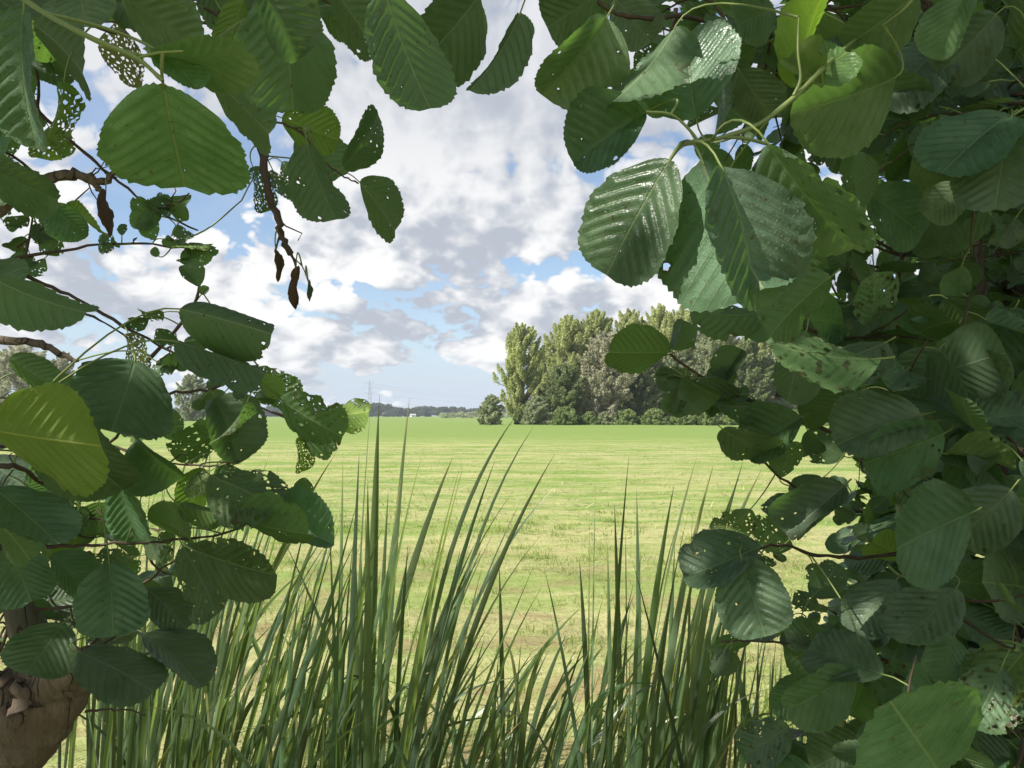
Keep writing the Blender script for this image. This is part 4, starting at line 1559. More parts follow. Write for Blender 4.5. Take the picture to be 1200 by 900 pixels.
# ---- twigs that show in the photograph: (px, py, depth)
Bn = LEFT.px_branch
Bn([(-60, -60, .40), (20, -6, .38), (60, 20, .37), (110, 46, .36), (160, 68, .36), (191, 95, .36)], 7, 5, M_STEM, 'shoot')
Bn([(160, 68, .36), (185, 62, .36), (215, 60, .36)], 4, 3, M_STEM, 'shoot')
Bn([(-40, 40, 1.1), (42, 128, 1.1), (90, 170, 1.1), (130, 205, 1.1), (180, 245, 1.1), (232, 270, 1.1)], 5, 2, None, 'twig', .001)
Bn([(180, 245, 1.1), (205, 240, 1.1), (222, 226, 1.1)], 2, 1.2, None, 'twig')
Bn([(165, 234, 1.1), (178, 236, 1.1), (184, 230, 1.1)], 2, 1.2, None, 'twig')
Bn([(-30, 262, 1.1), (10, 238, 1.1), (60, 210, 1.1), (95, 203, 1.1), (116, 212, 1.1), (136, 199, 1.1)], 17, 7, M_TRUNK, 'dead_branch', .002, 9)
Bn([(100, 205, 1.1), (112, 218, 1.1), (120, 226, 1.1)], 9, 4, M_TRUNK, 'dead_branch', .001)
Bn([(-30, 310, 1.1), (60, 295, 1.1), (130, 285, 1.1), (190, 288, 1.1), (246, 296, 1.1)], 4, 2, None, 'twig', .001)
Bn([(190, 288, 1.1), (240, 270, 1.1), (283, 235, 1.1)], 2.5, 1.5, M_STEM, 'twig')
Bn([(20, 290, 1.1), (60, 260, 1.1), (105, 220, 1.1)], 2.5, 1.5, None, 'twig')
Bn([(30, 300, 1.1), (36, 270, 1.1), (40, 240, 1.1)], 3, 2, None, 'twig')
Bn([(-30, 290, 1.0), (40, 328, 1.0), (90, 350, 1.0), (145, 382, 1.0), (215, 420, 1.0), (270, 453, 1.0), (300, 475, 1.0), (345, 493, 1.0)], 5, 2, None, 'twig', .0008)
Bn([(95, 365, 1.0), (130, 382, 1.0), (165, 410, 1.0), (175, 418, 1.0)], 3, 2, None, 'twig', .0008)
Bn([(172, 424, 1.0), (205, 388, 1.0), (228, 355, 1.0), (234, 334, 1.0)], 5, 3, M_TWIG, 'shoot')
Bn([(196, 408, 1.0), (208, 402, 1.0), (222, 404, .98)], 3, 2, None, 'twig')
Bn([(-20, 396, .9), (40, 402, .9), (66, 412, .9), (92, 422, .9)], 11, 5, M_TRUNK, 'dead_branch', .001)
Bn([(270, 30, .95), (300, 120, .95), (306, 165, .95), (312, 205, .95), (322, 250, .95), (331, 278, .95), (341, 298, .95)], 13, 7, M_TWIG, 'dead_branch', .002, 8)
Bn([(330, 270, .95), (325, 285, .95), (322, 296, .95)], 3, 2, None, 'twig')
Bn([(341, 298, .95), (345, 306, .95), (347, 316, .95)], 4, 2, None, 'twig')
Bn([(341, 300, .95), (354, 312, .95), (361, 330, .95)], 2, 1, None, 'twig')
Bn([(150, 480, .95), (205, 460, .95), (250, 455, .95), (290, 437, .95), (303, 428, .95)], 4, 2, None, 'twig', .001)
Bn([(120, 520, .95), (165, 532, .95), (200, 543, .95), (245, 546, .95), (280, 540, .95)], 3, 2, None, 'twig', .001)
Bn([(-20, 640, .95), (60, 640, .95), (120, 638, .95), (190, 634, .95), (262, 625, .95), (300, 610, .95)], 5, 2, None, 'twig', .001)
Bn([(70, 600, 1.0), (110, 607, 1.0), (160, 618, 1.0), (200, 622, 1.0)], 2.5, 2, None, 'twig', .001)
Bn([(20, 720, .95), (70, 712, .95), (140, 700, .95), (200, 660, .95), (230, 645, .95)], 4, 2, None, 'twig', .001)
Bn([(95, 800, .97), (120, 790, .97), (150, 780, .97), (180, 760, .97), (205, 735, .97)], 4, 2, None, 'twig', .001)
Bn([(100, 834, .97), (130, 832, .97), (150, 832, .97), (170, 838, .97)], 3, 1.5, None, 'twig', .0008)
Bn([(225, 65, .9), (262, 42, .9), (304, 6, .9), (340, -30, .9)], 5, 6, None, 'twig', .001)
Bn([(56, -10, .8), (90, 22, .8), (118, 34, .8), (150, 40, .8)], 5, 3, None, 'twig', .001)
Bn([(310, 145, .9), (345, 150, .9), (372, 182, .9), (398, 203, .9), (420, 215, .9)], 3, 2, None, 'twig', .001)
Bn([(330, 0, .8), (380, -8, .8), (440, -12, .8), (500, -6, .8), (556, -3, .8), (600, -14, .8)], 7, 4, None, 'twig', .001)
Bn([(-40, 560, .8), (10, 545, .8), (40, 560, .85), (70, 575, .9), (110, 560, .9)], 8, 3, None, 'twig', .001)
Bn([(-20, 690, .9), (15, 660, .9), (45, 610, .9), (90, 570, .9), (130, 520, .95), (160, 480, .95)], 7, 3, None, 'twig', .001)
Bn([(-20, 500, .7), (10, 490, .68), (40, 470, .68)], 5, 3, None, 'twig')
for _ in range(44):
    P, _m = random.choice(LEFT.paths[8:])
    q = P[random.randrange(1, len(P))]
    pr = project(q)
    if pr is None or pr[2] < 0.7 or not (0 < pr[0] < 420):
        continue
    k_ = P.index(q)
    if P is LEFT.paths[0][0] or (P[-1] - q).length < 0.03:
        continue
    dv = ((P[min(k_ + 1, len(P) - 1)] - P[k_ - 1]).normalized() + Vector((random.gauss(0, .4), random.gauss(0, .3), random.gauss(0.1, .5)))).normalized()
    L = random.uniform(0.015, 0.06)
    pts = [q, q + dv * L * 0.4 + Vector((0, 0, random.gauss(0, .006))), q + dv * L * 0.75 + Vector((random.gauss(0, .006), 0, random.gauss(0, .006))), q + dv * L]
    V, F, U = tube(pts, [.0012, .0010, .0008, .0006], 5)
    g = Geo()
    g.add(V, F, U)
    link('twig', g.mesh('twig', LEFT.base), M_TWIG, LEFT.root)
# pale, stripped strands on the stump
for (a, b, c) in [((62, 725, .93), (95, 735, .93), (118, 748, .93)), ((70, 742, .93), (90, 730, .93), (104, 742, .93)), ((52, 690, .93), (70, 715, .93), (92, 733, .93)), ((95, 735, .93), (120, 742, .92), (160, 735, .92))]:
    Bn([a, b, c], 3, 1, M_BARK, 'twig', .001)

Bn = RIGHT.px_branch
Bn([(1010, 40, .75), (975, 70, .58), (946, 99, .54), (926, 118, .53), (890, 145, .53), (850, 160, .53), (815, 167, .53), (796, 172, .53), (786, 186, .53)], 5, 4, M_STEM, 'shoot')
Bn([(818, 166, .53), (806, 150, .53), (786, 134, .53), (757, 131, .53)], 4, 3, M_STEM, 'shoot')
Bn([(846, 161, .53), (872, 162, .53), (900, 169, .53)], 4, 4, M_STEM, 'shoot')
Bn([(930, 112, .53), (938, 92, .53), (935, 60, .53), (936, 20, .53)], 4, 2, M_STEM, 'shoot')
Bn([(1090, 545, 1.15), (1010, 519, 1.05), (960, 500, 1.0), (920, 486, 1.0), (865, 463, 1.0), (820, 441, 1.0), (786, 415, 1.0)], 6, 3, None, 'twig', .001)
Bn([(822, 441, 1.0), (812, 446, 1.0), (800, 442, 1.0)], 3, 2, None, 'twig')
Bn([(1130, 440, 1.3), (1048, 426, 1.2), (1010, 410, 1.1), (975, 396, 1.05), (945, 385, 1.0), (905, 362, 1.0)], 6, 3, None, 'twig', .001)
Bn([(1056, 300, 1.3), (1050, 350, 1.3), (1049, 400, 1.3), (1046, 450, 1.3), (1040, 520, 1.3)], 5, 6, None, 'branch', .002)
Bn([(1180, 470, 1.6), (1132, 414, 1.5), (1110, 392, 1.45), (1086, 374, 1.4)], 7, 4, None, 'branch', .001)
Bn([(1010, 600, 1.1), (960, 590, 1.05), (930, 570, 1.05), (896, 544, 1.0), (880, 530, 1.0)], 4, 2, None, 'twig', .001)
Bn([(1090, 640, 1.0), (1020, 652, .95), (960, 650, .9), (920, 640, .85), (880, 645, .8)], 5, 3, None, 'twig', .001)
Bn([(1180, 672, 1.0), (1105, 676, .95), (1060, 676, .9), (1040, 662, .9)], 4, 3, M_STEM, 'shoot')
Bn([(1180, 540, .95), (1125, 508, .9), (1090, 490, .9), (1070, 485, .9)], 4, 3, M_STEM, 'shoot')
Bn([(1090, 490, .9), (1091, 480, .9), (1090, 470, .9)], 3, 4, M_STEM, 'shoot')
Bn([(1060, 780, 1.1), (1020, 770, 1.0), (985, 765, .95), (930, 755, .95), (880, 752, .95), (845, 752, .95)], 5, 2, None, 'twig', .001)
Bn([(1080, 720, 1.2), (1020, 735, 1.1), (985, 722, 1.1), (965, 712, 1.1)], 4, 2, None, 'twig', .001)
Bn([(1140, 940, .8), (1110, 915, .7), (1099, 902, .66)], 6, 5, M_STEM, 'shoot')
Bn([(1230, 110, .8), (1195, 130, .8), (1180, 138, .8)], 4, 3, M_STEM, 'shoot')
Bn([(1120, -60, .6), (1085, -20, .62), (1060, 10, .62), (1035, 30, .64)], 5, 3, M_STEM, 'shoot')
Bn([(660, -40, .8), (690, -10, .8), (712, 10, .8), (745, 20, .82), (800, 20, .9), (870, 30, 1.0), (960, 10, 1.1)], 3, 6, None, 'twig', .001)
Bn([(702, 5, .85), (703, 25, .85), (703, 40, .85)], 2.5, 2, None, 'twig')
Bn([(792, 10, .9), (785, 60, .9), (778, 100, .9), (770, 128, .9)], 5, 3, None, 'twig', .001)
Bn([(1160, 860, 1.0), (1130, 820, 1.0), (1112, 780, 1.0), (1105, 700, 1.05)], 5, 3, None, 'twig', .001)
Bn([(980, 890, 1.0), (985, 840, 1.0), (1000, 790, 1.0), (1010, 770, 1.0)], 6, 5, M_STEM, 'shoot', .001)

# ---- leaves that can be told apart: base, tip, width, kind, tone
Lf = LEFT.px_leaf
Lf(191, 97, 216, 232, 202, 'c0', 'P', .092, ts=1, wm=1.0)
Lf(38, 28, 116, 82, 62, 'c1', 'm', under=True, dmax=.8)
Lf(28, 10, 10, 168, 66, 'c4', 'm', dmax=.55)
Lf(-25, 190, 68, 238, 62, 'c3', 'm', dmax=.7)
Lf(60, 240, 98, 277, 26, 'r0', 'b', .05, dmax=.9)
Lf(140, -8, 242, 58, 78, 'c2', 'b', dmax=.6)
Lf(176, 66, 286, 78, 44, 'c1', 'p', .055, dmax=.40)
Lf(185, 60, 232, 92, 34, 'c4', 'p', .03, dmax=.40)
Lf(244, 86, 322, 158, 64, 'c3', 'm', under=True, dmax=.7)
Lf(328, -4, 350, 130, 112, 'c5', 'm', under=True)
Lf(304, -20, 352, 64, 22, 'r0', 'b', .07, dmax=.5)
Lf(330, 138, 396, 166, 56, 'h2', 'y', under=True, dmax=.95)
Lf(360, 168, 382, 260, 62, 'h1', 'm', under=True)
Lf(352, 160, 400, 200, 46, 'c1', 'm')
Lf(402, 196, 457, 146, 42, 'h4', 'm', dmax=1.1)
Lf(421, 213, 470, 268, 50, 'h0', 'm', under=True, dmax=1.1)
Lf(75, 95, 66, 190, 42, 's0', 'y', dmax=1.1, mat=None)
Lf(58, 150, 80, 182, 30, 'e2', 'y', .06, dmax=1.1)
Lf(140, 20, 150, 100, 44, 's1', 'm', dmax=.95, mat=M_LACE)
Lf(296, 195, 318, 245, 34, 's1', 'm', dmax=1.0)
Lf(320, 200, 340, 240, 26, 'e1', 'g', .05, dmax=1.0)
Lf(452, -8, 494, 132, 98, 'c6', 'm', under=True)
Lf(562, -8, 502, 82, 74, 'c1', 'b')
Lf(610, 14, 569, 116, 44, 'c4', 'm', under=True)
Lf(385, -20, 445, 58, 70, 'h3', 'm', under=True)
Lf(372, -10, 425, 30, 60, 'c2', 'm', under=True)
Lf(430, 10, 400, 46, 50, 'e0', 'g', dmax=1.0)
Lf(240, -30, 290, 30, 60, 'c5', 'm', under=True)
Lf(90, -30, 100, 30, 62, 'c3', 'm', dmax=.6)
Lf(-30, -20, 40, 30, 70, 'c2', 'm', dmax=.6)
Lf(285, 0, 262, 60, 40, 'h0', 'y', .06, under=True, dmax=.9)
Lf(-20, 320, 97, 384, 66, 'c1', 'g', under=True, dmax=.75)
Lf(210, 362, 318, 384, 46, 'r1', 'm', under=True, dmax=.85)
Lf(205, 400, 312, 428, 34, 'h5', 'm', under=True, dmax=.88)
Lf(233, 336, 216, 309, 13, 'r0', 'g', .03, dmax=1.0)
Lf(236, 345, 243, 336, 7, 'r0', 'g', .015, dmax=1.0)
Lf(192, 366, 164, 372, 18, 's0', 'm', .035, dmax=1.0, mat=M_LACE)
Lf(150, 390, 168, 432, 26, 's1', 'm', .05, dmax=1.0, mat=M_LACE)
Lf(172, 372, 150, 382, 16, 'e1', 'g', .03, dmax=1.0)
Lf(158, 422, 138, 494, 116, 'c6', 'm', .11, ts=-1)
Lf(-6, 505, 113, 527, 98, 'c2', 'Y', .09, under=True, dmax=.66, wm=1.0)  # 'Y' paints in light shining through; the leaf itself lies in shade
Lf(60, 480, 128, 585, 86, 'c4', 'm', .115, dmax=.85)
Lf(40, 440, 100, 480, 60, 'h2', 'g', under=True)
Lf(184, 478, 212, 508, 28, 'h3', 'm', .06)
Lf(138, 492, 176, 508, 36, 'e3', 'y', .06, under=True)
Lf(266, 500, 207, 528, 40, 'e0', 'g', under=True, dmax=1.05)
Lf(252, 466, 285, 536, 32, 'r0', 'm', dmax=1.05)
Lf(290, 470, 264, 525, 20, 's0', 'm', .06, dmax=1.05)
Lf(288, 440, 345, 478, 44, 'e4', 'g', under=True, dmax=1.05)
Lf(330, 470, 396, 516, 52, 'e1', 'g', under=True, dmax=1.05)
Lf(345, 494, 392, 524, 44, 'h3', 'g', under=True, dmax=1.05)
Lf(388, 488, 434, 484, 40, 'e2', 'Y', .06, under=True, dmax=1.1)
Lf(350, 512, 362, 552, 28, 's1', 'Y', .05, dmax=1.1)
Lf(160, 514, 206, 566, 18, 'r2', 'b', .07, dmax=.95)
Lf(238, 548, 212, 598, 40, 'h4', 'y', .07, under=True, dmax=1.05)
Lf(246, 556, 328, 596, 74, 'e2', 'g', under=True, dmax=.95)
Lf(262, 540, 300, 610, 60, 'e4', 'g', under=True, dmax=1.0)
Lf(338, 586, 364, 566, 24, 'h1', 'y', .04, dmax=1.1)
Lf(268, 606, 356, 634, 40, 'h5', 'g', under=True, dmax=.95)
Lf(318, 612, 386, 626, 18, 'r2', 'b', .07, dmax=1.0)
Lf(-10, 570, 72, 634, 58, 'c3', 'b', dmax=.62)
Lf(-20, 596, 46, 650, 50, 'c1', 'g', under=True, dmax=.66)
Lf(128, 660, 134, 742, 86, 'c0', 'm', dmax=.8)
Lf(74, 730, 30, 792, 86, 'c2', 'm', dmax=.8)
Lf(92, 764, 182, 800, 58, 'c6', 'm', dmax=.82)
Lf(168, 742, 244, 788, 40, 'c4', 'm', dmax=.9)
Lf(226, 644, 320, 680, 58, 'h3', 'm', dmax=.85)
Lf(214, 640, 262, 716, 52, 'e1', 'm', dmax=.95)
Lf(170, 690, 222, 724, 40, 'h4', 'm', dmax=.9)
Lf(142, 570, 160, 640, 44, 'c3', 'm', dmax=.95)
Lf(172, 606, 232, 622, 34, 'c1', 'g', under=True, dmax=.95)
Lf(210, 590, 262, 612, 30, 'h1', 'y', .06, under=True, dmax=1.0)
Lf(60, 650, 108, 692, 44, 'c4', 'b', dmax=.85)
Lf(10, 640, 40, 704, 60, 'c5', 'm', dmax=.8)
Lf(10, 420, 70, 456, 40, 'c3', 'm', under=True, dmax=.9)
Lf(60, 560, 90, 620, 40, 'e3', 'm', dmax=.95)
Lf(128, 545, 168, 575, 30, 'r1', 'm', .07, dmax=.95)
Lf(90, 600, 60, 640, 30, 's0', 'm', .06, dmax=.95)
Lf(124, 222, 124, 277, 22, 'w0', 'm', .055, dmax=1.1, mat=M_DEAD)
Lf(323, 292, 328, 330, 17, 'w1', 'm', .04, dmax=.95, mat=M_DEAD)
Lf(347, 312, 346, 362, 18, 'w2', 'm', .05, dmax=.95, mat=M_DEAD)
Lf(361, 328, 364, 354, 7, 'w0', 'm', .026, dmax=.95, mat=M_DEAD)
Lf(70, 575, 78, 596, 22, 'w1', 'm', .04, dmax=.95, mat=M_DEAD)
for (bx, by, tx, ty, w) in [(143, 276, 144, 262, 11), (118, 286, 124, 278, 12), (130, 286, 138, 281, 13), (60, 258, 76, 276, 14), (50, 270, 60, 284, 14), (76, 282, 92, 276, 12), (190, 280, 246, 296, 8),
                             (78, 244, 122, 268, 16), (8, 262, 20, 270, 12), (186, 300, 178, 292, 10), (330, 190, 342, 206, 18), (44, 132, 50, 150, 12), (200, 278, 196, 286, 10)]:
    Lf(bx, by, tx, ty, w, random.choice(['h1', 'h3', 'e0', 'e3', 'r0']), 'y', 0.085, dmax=1.1, under=True)

Lf = RIGHT.px_leaf
Lf(714, -14, 640, 30, 72, 'c2', 'b', dmax=.8)
Lf(711, 20, 645, 116, 22, 'r0', 'm', dmax=.8)
Lf(722, 0, 762, 46, 56, 'h0', 'm', .07, dmax=.85)
Lf(792, 30, 734, 138, 62, 'h1', 'm', under=True)
Lf(816, 140, 800, 38, 106, 'c3', 'b')
Lf(757, 131, 667, 182, 46, 'r0', 'b', .075, dmax=.62)
Lf(786, 186, 703, 318, 116, 'c0', 'm', .088)
Lf(822, 186, 884, 352, 112, 'r0', 'b', .095, dmax=.6, under=True)
Lf(845, 195, 912, 348, 96, 'c4', 'b', dmax=.68)
b_beetle = Lf(900, 168, 992, 300, 92, 'h3', 'p', .085, dmax=.58)
Lf(934, 104, 944, -8, 44, 'c4', 'Y', .075, dmax=.6, under=True)
Lf(936, 96, 992, 66, 46, 'c5', 'y', .05, dmax=.58)
Lf(908, 10, 866, 28, 66, 'c2', 'b', dmax=.8)
Lf(1078, -12, 998, 62, 72, 'c1', 'p', dmax=.7)
Lf(1134, -12, 1090, 62, 56, 'c4', 'p', dmax=.65)
Lf(1168, 16, 1108, 86, 80, 'h1', 'b', dmax=.8)
Lf(1196, 60, 1160, 112, 56, 'h0', 'b', dmax=.85)
Lf(1110, 52, 1036, 104, 60, 'h4', 'b', dmax=.85)
Lf(1050, 90, 946, 140, 90, 'c4', 'm', dmax=.85)
Lf(1010, 86, 1082, 138, 50, 'c6', 'm', dmax=.85)
Lf(1184, 134, 1102, 188, 62, 'c1', 'b', dmax=.75)
Lf(1184, 146, 1164, 246, 88, 'c3', 'b', dmax=.75)
Lf(1018, 225, 1078, 276, 58, 'h2', 'm', dmax=.9)
Lf(1098, 226, 1106, 300, 54, 'c5', 'm', dmax=.95)
Lf(866, 82, 902, 138, 58, 'c6', 'm', dmax=.9)
Lf(836, 206, 800, 260, 50, 'h5', 'g', under=True)
Lf(846, 220, 824, 326, 46, 'h0', 'g', under=True, dmax=1.0)
Lf(900, 366, 810, 378, 46, 'h1', 'g', under=True, dmax=.95)
Lf(870, 372, 905, 392, 34, 'c3', 'g', .06, under=True, dmax=1.0)
Lf(974, 324, 894, 384, 72, 'h1', 'm', under=True, dmax=.95)
Lf(786, 412, 714, 418, 45, 'c5', 'g', under=True, dmax=1.0)
Lf(788, 410, 804, 376, 16, 'r0', 'g', .06, under=True, dmax=1.0)
Lf(800, 440, 840, 470, 14, 'r2', 'b', .05, dmax=1.0)
Lf(902, 474, 832, 488, 36, 'h4', 'g', under=True, dmax=1.0)
Lf(868, 462, 804, 472, 34, 'c4', 'm', under=True, dmax=1.0)
Lf(846, 446, 866, 408, 18, 'r0', 'g', .055, dmax=1.0)
Lf(1012, 457, 942, 494, 40, 'c2', 'm', under=True, dmax=1.05)
Lf(940, 489, 872, 530, 26, 'r0', 'm', dmax=1.0)
Lf(1032, 420, 904, 424, 60, 'e0', 'g', under=True, dmax=.85)
Lf(945, 388, 920, 470, 50, 'h2', 'g', under=True, dmax=1.0)
Lf(1040, 400, 950, 440, 52, 'e2', 'm', under=True, dmax=.95)
Lf(846, 502, 900, 542, 44, 'h4', 'p', .07, dmax=1.0)
Lf(892, 494, 874, 512, 16, 'c1', 'Y', .03, dmax=1.0)
Lf(914, 560, 926, 516, 38, 'h3', 'y', .06, under=True, dmax=1.05)
Lf(990, 535, 942, 512, 50, 'e1', 'g', under=True, dmax=1.05)
Lf(964, 560, 930, 586, 38, 'h2', 'g', .06, under=True, dmax=1.05)
Lf(990, 568, 926, 628, 48, 'r1', 'b', .08, dmax=.85)
Lf(1120, 494, 1206, 484, 72, 'c3', 'b', dmax=.85)
Lf(1106, 508, 1018, 546, 70, 'h3', 'b', dmax=.85)
Lf(1126, 516, 1166, 592, 60, 'h5', 'b', dmax=.85)
Lf(1080, 486, 986, 505, 66, 'c4', 'm', dmax=.9)
Lf(1100, 410, 1060, 470, 80, 'c6', 'm', dmax=1.0)
Lf(1190, 360, 1150, 430, 60, 'c0', 'm', dmax=1.05)
Lf(1110, 350, 1150, 390, 46, 'c1', 'm', dmax=1.05)
Lf(1160, 590, 1210, 630, 66, 'c5', 'm', dmax=.85)
Lf(868, 652, 894, 744, 98, 'h0', 'm', .09)
Lf(892, 640, 806, 682, 60, 'h5', 'b', dmax=.85)
Lf(880, 596, 846, 634, 42, 'e3', 'y', .065, under=True, dmax=1.0)
Lf(930, 640, 880, 615, 40, 'e0', 'g', .07, under=True, dmax=1.0)
Lf(990, 768, 920, 758, 64, 'h2', 'g', under=True, dmax=.95)
Lf(1050, 680, 1000, 738, 58, 'c0', 'b', .075, dmax=.95)
Lf(1100, 676, 1172, 690, 70, 'h1', 'p', .075, dmax=.9)
Lf(1214, 690, 1164, 682, 66, 'h0', 'p', .075, dmax=.85)
Lf(1100, 904, 1048, 826, 122, 'c3', 'p', .092)
Lf(994, 848, 1020, 860, 26, 'c0', 'y', .04, dmax=.95)
Lf(1140, 885, 1172, 866, 36, 'c1', 'g', .05, dmax=.9)
Lf(1000, 786, 930, 842, 54, 'c1', 'b', .08, dmax=.95)
Lf(950, 795, 905, 832, 42, 'c3', 'b', .07, dmax=.95)
Lf(880, 750, 838, 762, 24, 'h1', 'y', .05, under=True, dmax=1.0)
Lf(930, 720, 880, 745, 34, 'e1', 'y', .07, under=True, dmax=1.0)
Lf(952, 700, 985, 668, 36, 'h4', 'y', .06, under=True, dmax=1.0)
Lf(1140, 600, 1040, 640, 86, 'c5', 'b', .09, dmax=.9)
Lf(1120, 690, 1060, 760, 66, 'h5', 'm', dmax=.95)
Lf(1205, 760, 1140, 830, 76, 'e2', 'y', dmax=.8)
Lf(1060, 655, 1020, 630, 40, 'h0', 'y', .06, under=True, dmax=1.0)
Lf(925, 850, 875, 890, 52, 'e1', 'm', dmax=1.1)
Lf(1010, 870, 950, 900, 60, 'h2', 'm', dmax=.9)
Lf(960, 100, 925, 60, 34, 'r2', 'y', .04, dmax=.57)
for (bx, by, l, key) in [(701, 38, 34, 'w0'), (707, 44, 38, 'w2')]:
    Lf(bx, by, bx + 3, by + l, 9, key, 'm', .035, dmax=.85, mat=M_DEAD)


def sprigs(tree, spots, n, region_d):
    """small chewed leaves on the fine twigs"""
    done = 0
    for _ in range(n * 20):
        if done >= n:
            break
        P, _m = random.choice(tree.paths)
        q = random.choice(P)
        pr = project(q)
        if pr is None or not (region_d[0] < pr[2] < region_d[1]) or not any(x0 < pr[0] < x1 and y0 < pr[1] < y1 for (x0, y0, x1, y1) in spots):
            continue
        a = random.uniform(-0.4, math.pi + 0.4)
        l = random.uniform(14, 36)
        bx, by = pr[0] + 10 * math.cos(a), pr[1] + 10 * math.sin(a)
        tree.px_leaf(bx, by, bx + l * math.cos(a), by + l * math.sin(a), l * random.uniform(.6, .95), random.choice(['e0', 'e1', 'e3', 'e4', 'h1', 'h3', 'h5', 's0', 's1', 'r0']),
                     random.choice('ygygm'), .085, dmax=pr[2], under=random.random() < .7)
        done += 1


sprigs(LEFT, [(110, 400, 400, 650), (20, 230, 250, 310)], 46, (0.75, 1.2))
sprigs(RIGHT, [(780, 400, 1010, 620), (840, 620, 1000, 800)], 44, (0.75, 1.25))


# ---- the mass of foliage behind them: leafy shoots from the limbs
POLY_R = [(725, -60), (730, 110), (800, 130), (826, 290), (850, 335), (900, 340), (915, 395), (962, 430), (985, 480), (1000, 560), (955, 610), (985, 650), (985, 700), (955, 780), (905, 830), (880, 960), (1260, 960), (1260, -60)]
POLY_L = [[(-60, -60), (150, -60), (60, 60), (48, 130), (24, 180), (40, 240), (0, 290), (10, 330), (-60, 380)],
          [(-60, -60), (490, -60), (470, 30), (400, 36), (300, 30), (220, 12), (110, 30), (-60, 60)],
          [(-60, 440), (60, 440), (110, 470), (140, 520), (130, 600), (160, 640), (250, 650), (240, 700), (190, 730), (120, 770), (60, 745), (-60, 800)]]


def in_left(x, y):
    return any(pip(x, y, p) for p in POLY_L)


def leaf_pick():
    r = random.random()
    if r < 0.32:
        return 'c%d' % random.randrange(7)
    if r < 0.72:
        return 'h%d' % random.randrange(6)
    if r < 0.90:
        return 'e%d' % random.randrange(5)
    return 'r%d' % random.randrange(3)


def tone_pick():
    r = random.random()
    return 'm' if r < 0.5 else 'g' if r < 0.72 else 'b' if r < 0.9 else 'p' if r < 0.96 else 'y'


def shoots(tree, count, region, box, dlo, dhi, nl=(4, 8)):
    made = 0
    tries = 0
    while made < count and tries < count * 30:
        tries += 1
        px, py = random.uniform(box[0], box[2]), random.uniform(box[1], box[3])
        if not region(px, py):
            continue
        d = random.uniform(dlo, dhi)
        end = at(px, py, d)
        q = tree.nearest(end, 1.2, 0.75)
        if q is None:
            continue
        L = (end - q).length
        if L < 0.05:
            continue
        mid = q.lerp(end, 0.5) + Vector((random.gauss(0, .04), random.gauss(0, .04), 0.05 * L + random.gauss(0, .03)))
        P = [q * (1 - t) ** 2 + mid * 2 * t * (1 - t) + end * t * t for t in np.linspace(0, 1, 9)]
        pr = project(P[4])
        if pr is None or not region(pr[0], pr[1]):
            continue
        V, F, U = tube(P, np.linspace(0.0024, 0.0009, 9), 5)
        tree.brown.add(V, F, U)
        n = random.randint(*nl)
        span = min(1.0, 0.40 / L)
        for i in range(n):
            t = 1 - span * (i + random.random() * 0.6) / n
            b = q * (1 - t) ** 2 + mid * 2 * t * (1 - t) + end * t * t
            tan = (mid - q) * (1 - t) + (end - mid) * t
            tan.normalize()
            sd = tan.cross(Vector((0, 0, 1)))
            if sd.length < 0.1:
                sd = Vector((1, 0, 0))
            sd.normalize()
            s = 1 if i % 2 else -1
            xd = (tan * 0.5 + sd * s * 0.9 + Vector((random.gauss(0, .35), random.gauss(0, .35), -0.35 + random.gauss(0, .4)))).normalized()
            b2 = b + xd * 0.024
            c = b2 + xd * 0.04
            pr = project(c)
            if pr is None or pr[2] < 0.45 or not region(pr[0], pr[1]):
                continue
            nd = Vector((random.gauss(0, .5), random.gauss(-.55, .5), random.gauss(0.55, .5)))
            size = random.uniform(0.048, 0.078) if random.random() < 0.8 else random.uniform(0.028, 0.048)
            tree.free_leaf(b2, xd, nd, size, leaf_pick(), tone_pick(), pet=False)
            V, F, U = tube([b, b.lerp(b2, .6) + Vector((0, 0, .002)), b2 + xd * .003], 0.0009, 4)
            tree.twigs.add(V, F, U)
        made += 1


shoots(RIGHT, 235, lambda x, y: pip(x, y, POLY_R), (720, -50, 1250, 950), 0.95, 2.2)
shoots(RIGHT, 24, lambda x, y: pip(x, y, POLY_R), (960, -50, 1250, 950), 0.75, 0.95, (3, 5))
shoots(LEFT, 62, in_left, (-50, -50, 480, 800), 0.9, 1.6)

# ---- leaf tufts of both crowns; those out of view are placed to block light
def crown_ok(p):
    if (p - CAM).length < 0.55:
        return False
    pr = project(p)
    if pr is None:
        return True
    x, y, d = pr
    m = 60 / d + 12
    if -m < x < 1200 + m and -m < y < 900 + m:
        return (pip(x, y, POLY_R) and d > 1.6) or (in_left(x, y) and d > 1.3)
    return True


def crown(tree, blobs):
    for (c, r, n) in blobs:
        c = Vector(c)
        done = 0
        for _ in range(n):
            # leaves sit in small tufts
            u = Vector((random.gauss(0, 1), random.gauss(0, 1), random.gauss(0, 1))).normalized() * random.random() ** 0.4
            t0 = c + Vector((u.x * r[0], u.y * r[1], u.z * r[2]))
            for _ in range(5):
                p = t0 + Vector((random.gauss(0, .07), random.gauss(0, .07), random.gauss(0, .06)))
                if p.z < 0.15 or not crown_ok(p):
                    continue
                xd = Vector((random.gauss(0, 1), random.gauss(0, 1), random.gauss(-.4, .5))).normalized()
                nd = Vector((random.gauss(0, .5), random.gauss(0, .5), 1))
                pr = project(p)
                vis = pr is not None and -40 < pr[0] < 1240 and -40 < pr[1] < 940
                tree.free_leaf(p, xd, nd, random.uniform(.06, .09), ('k%d' % random.randrange(5)) if vis else 'far', pet=False)


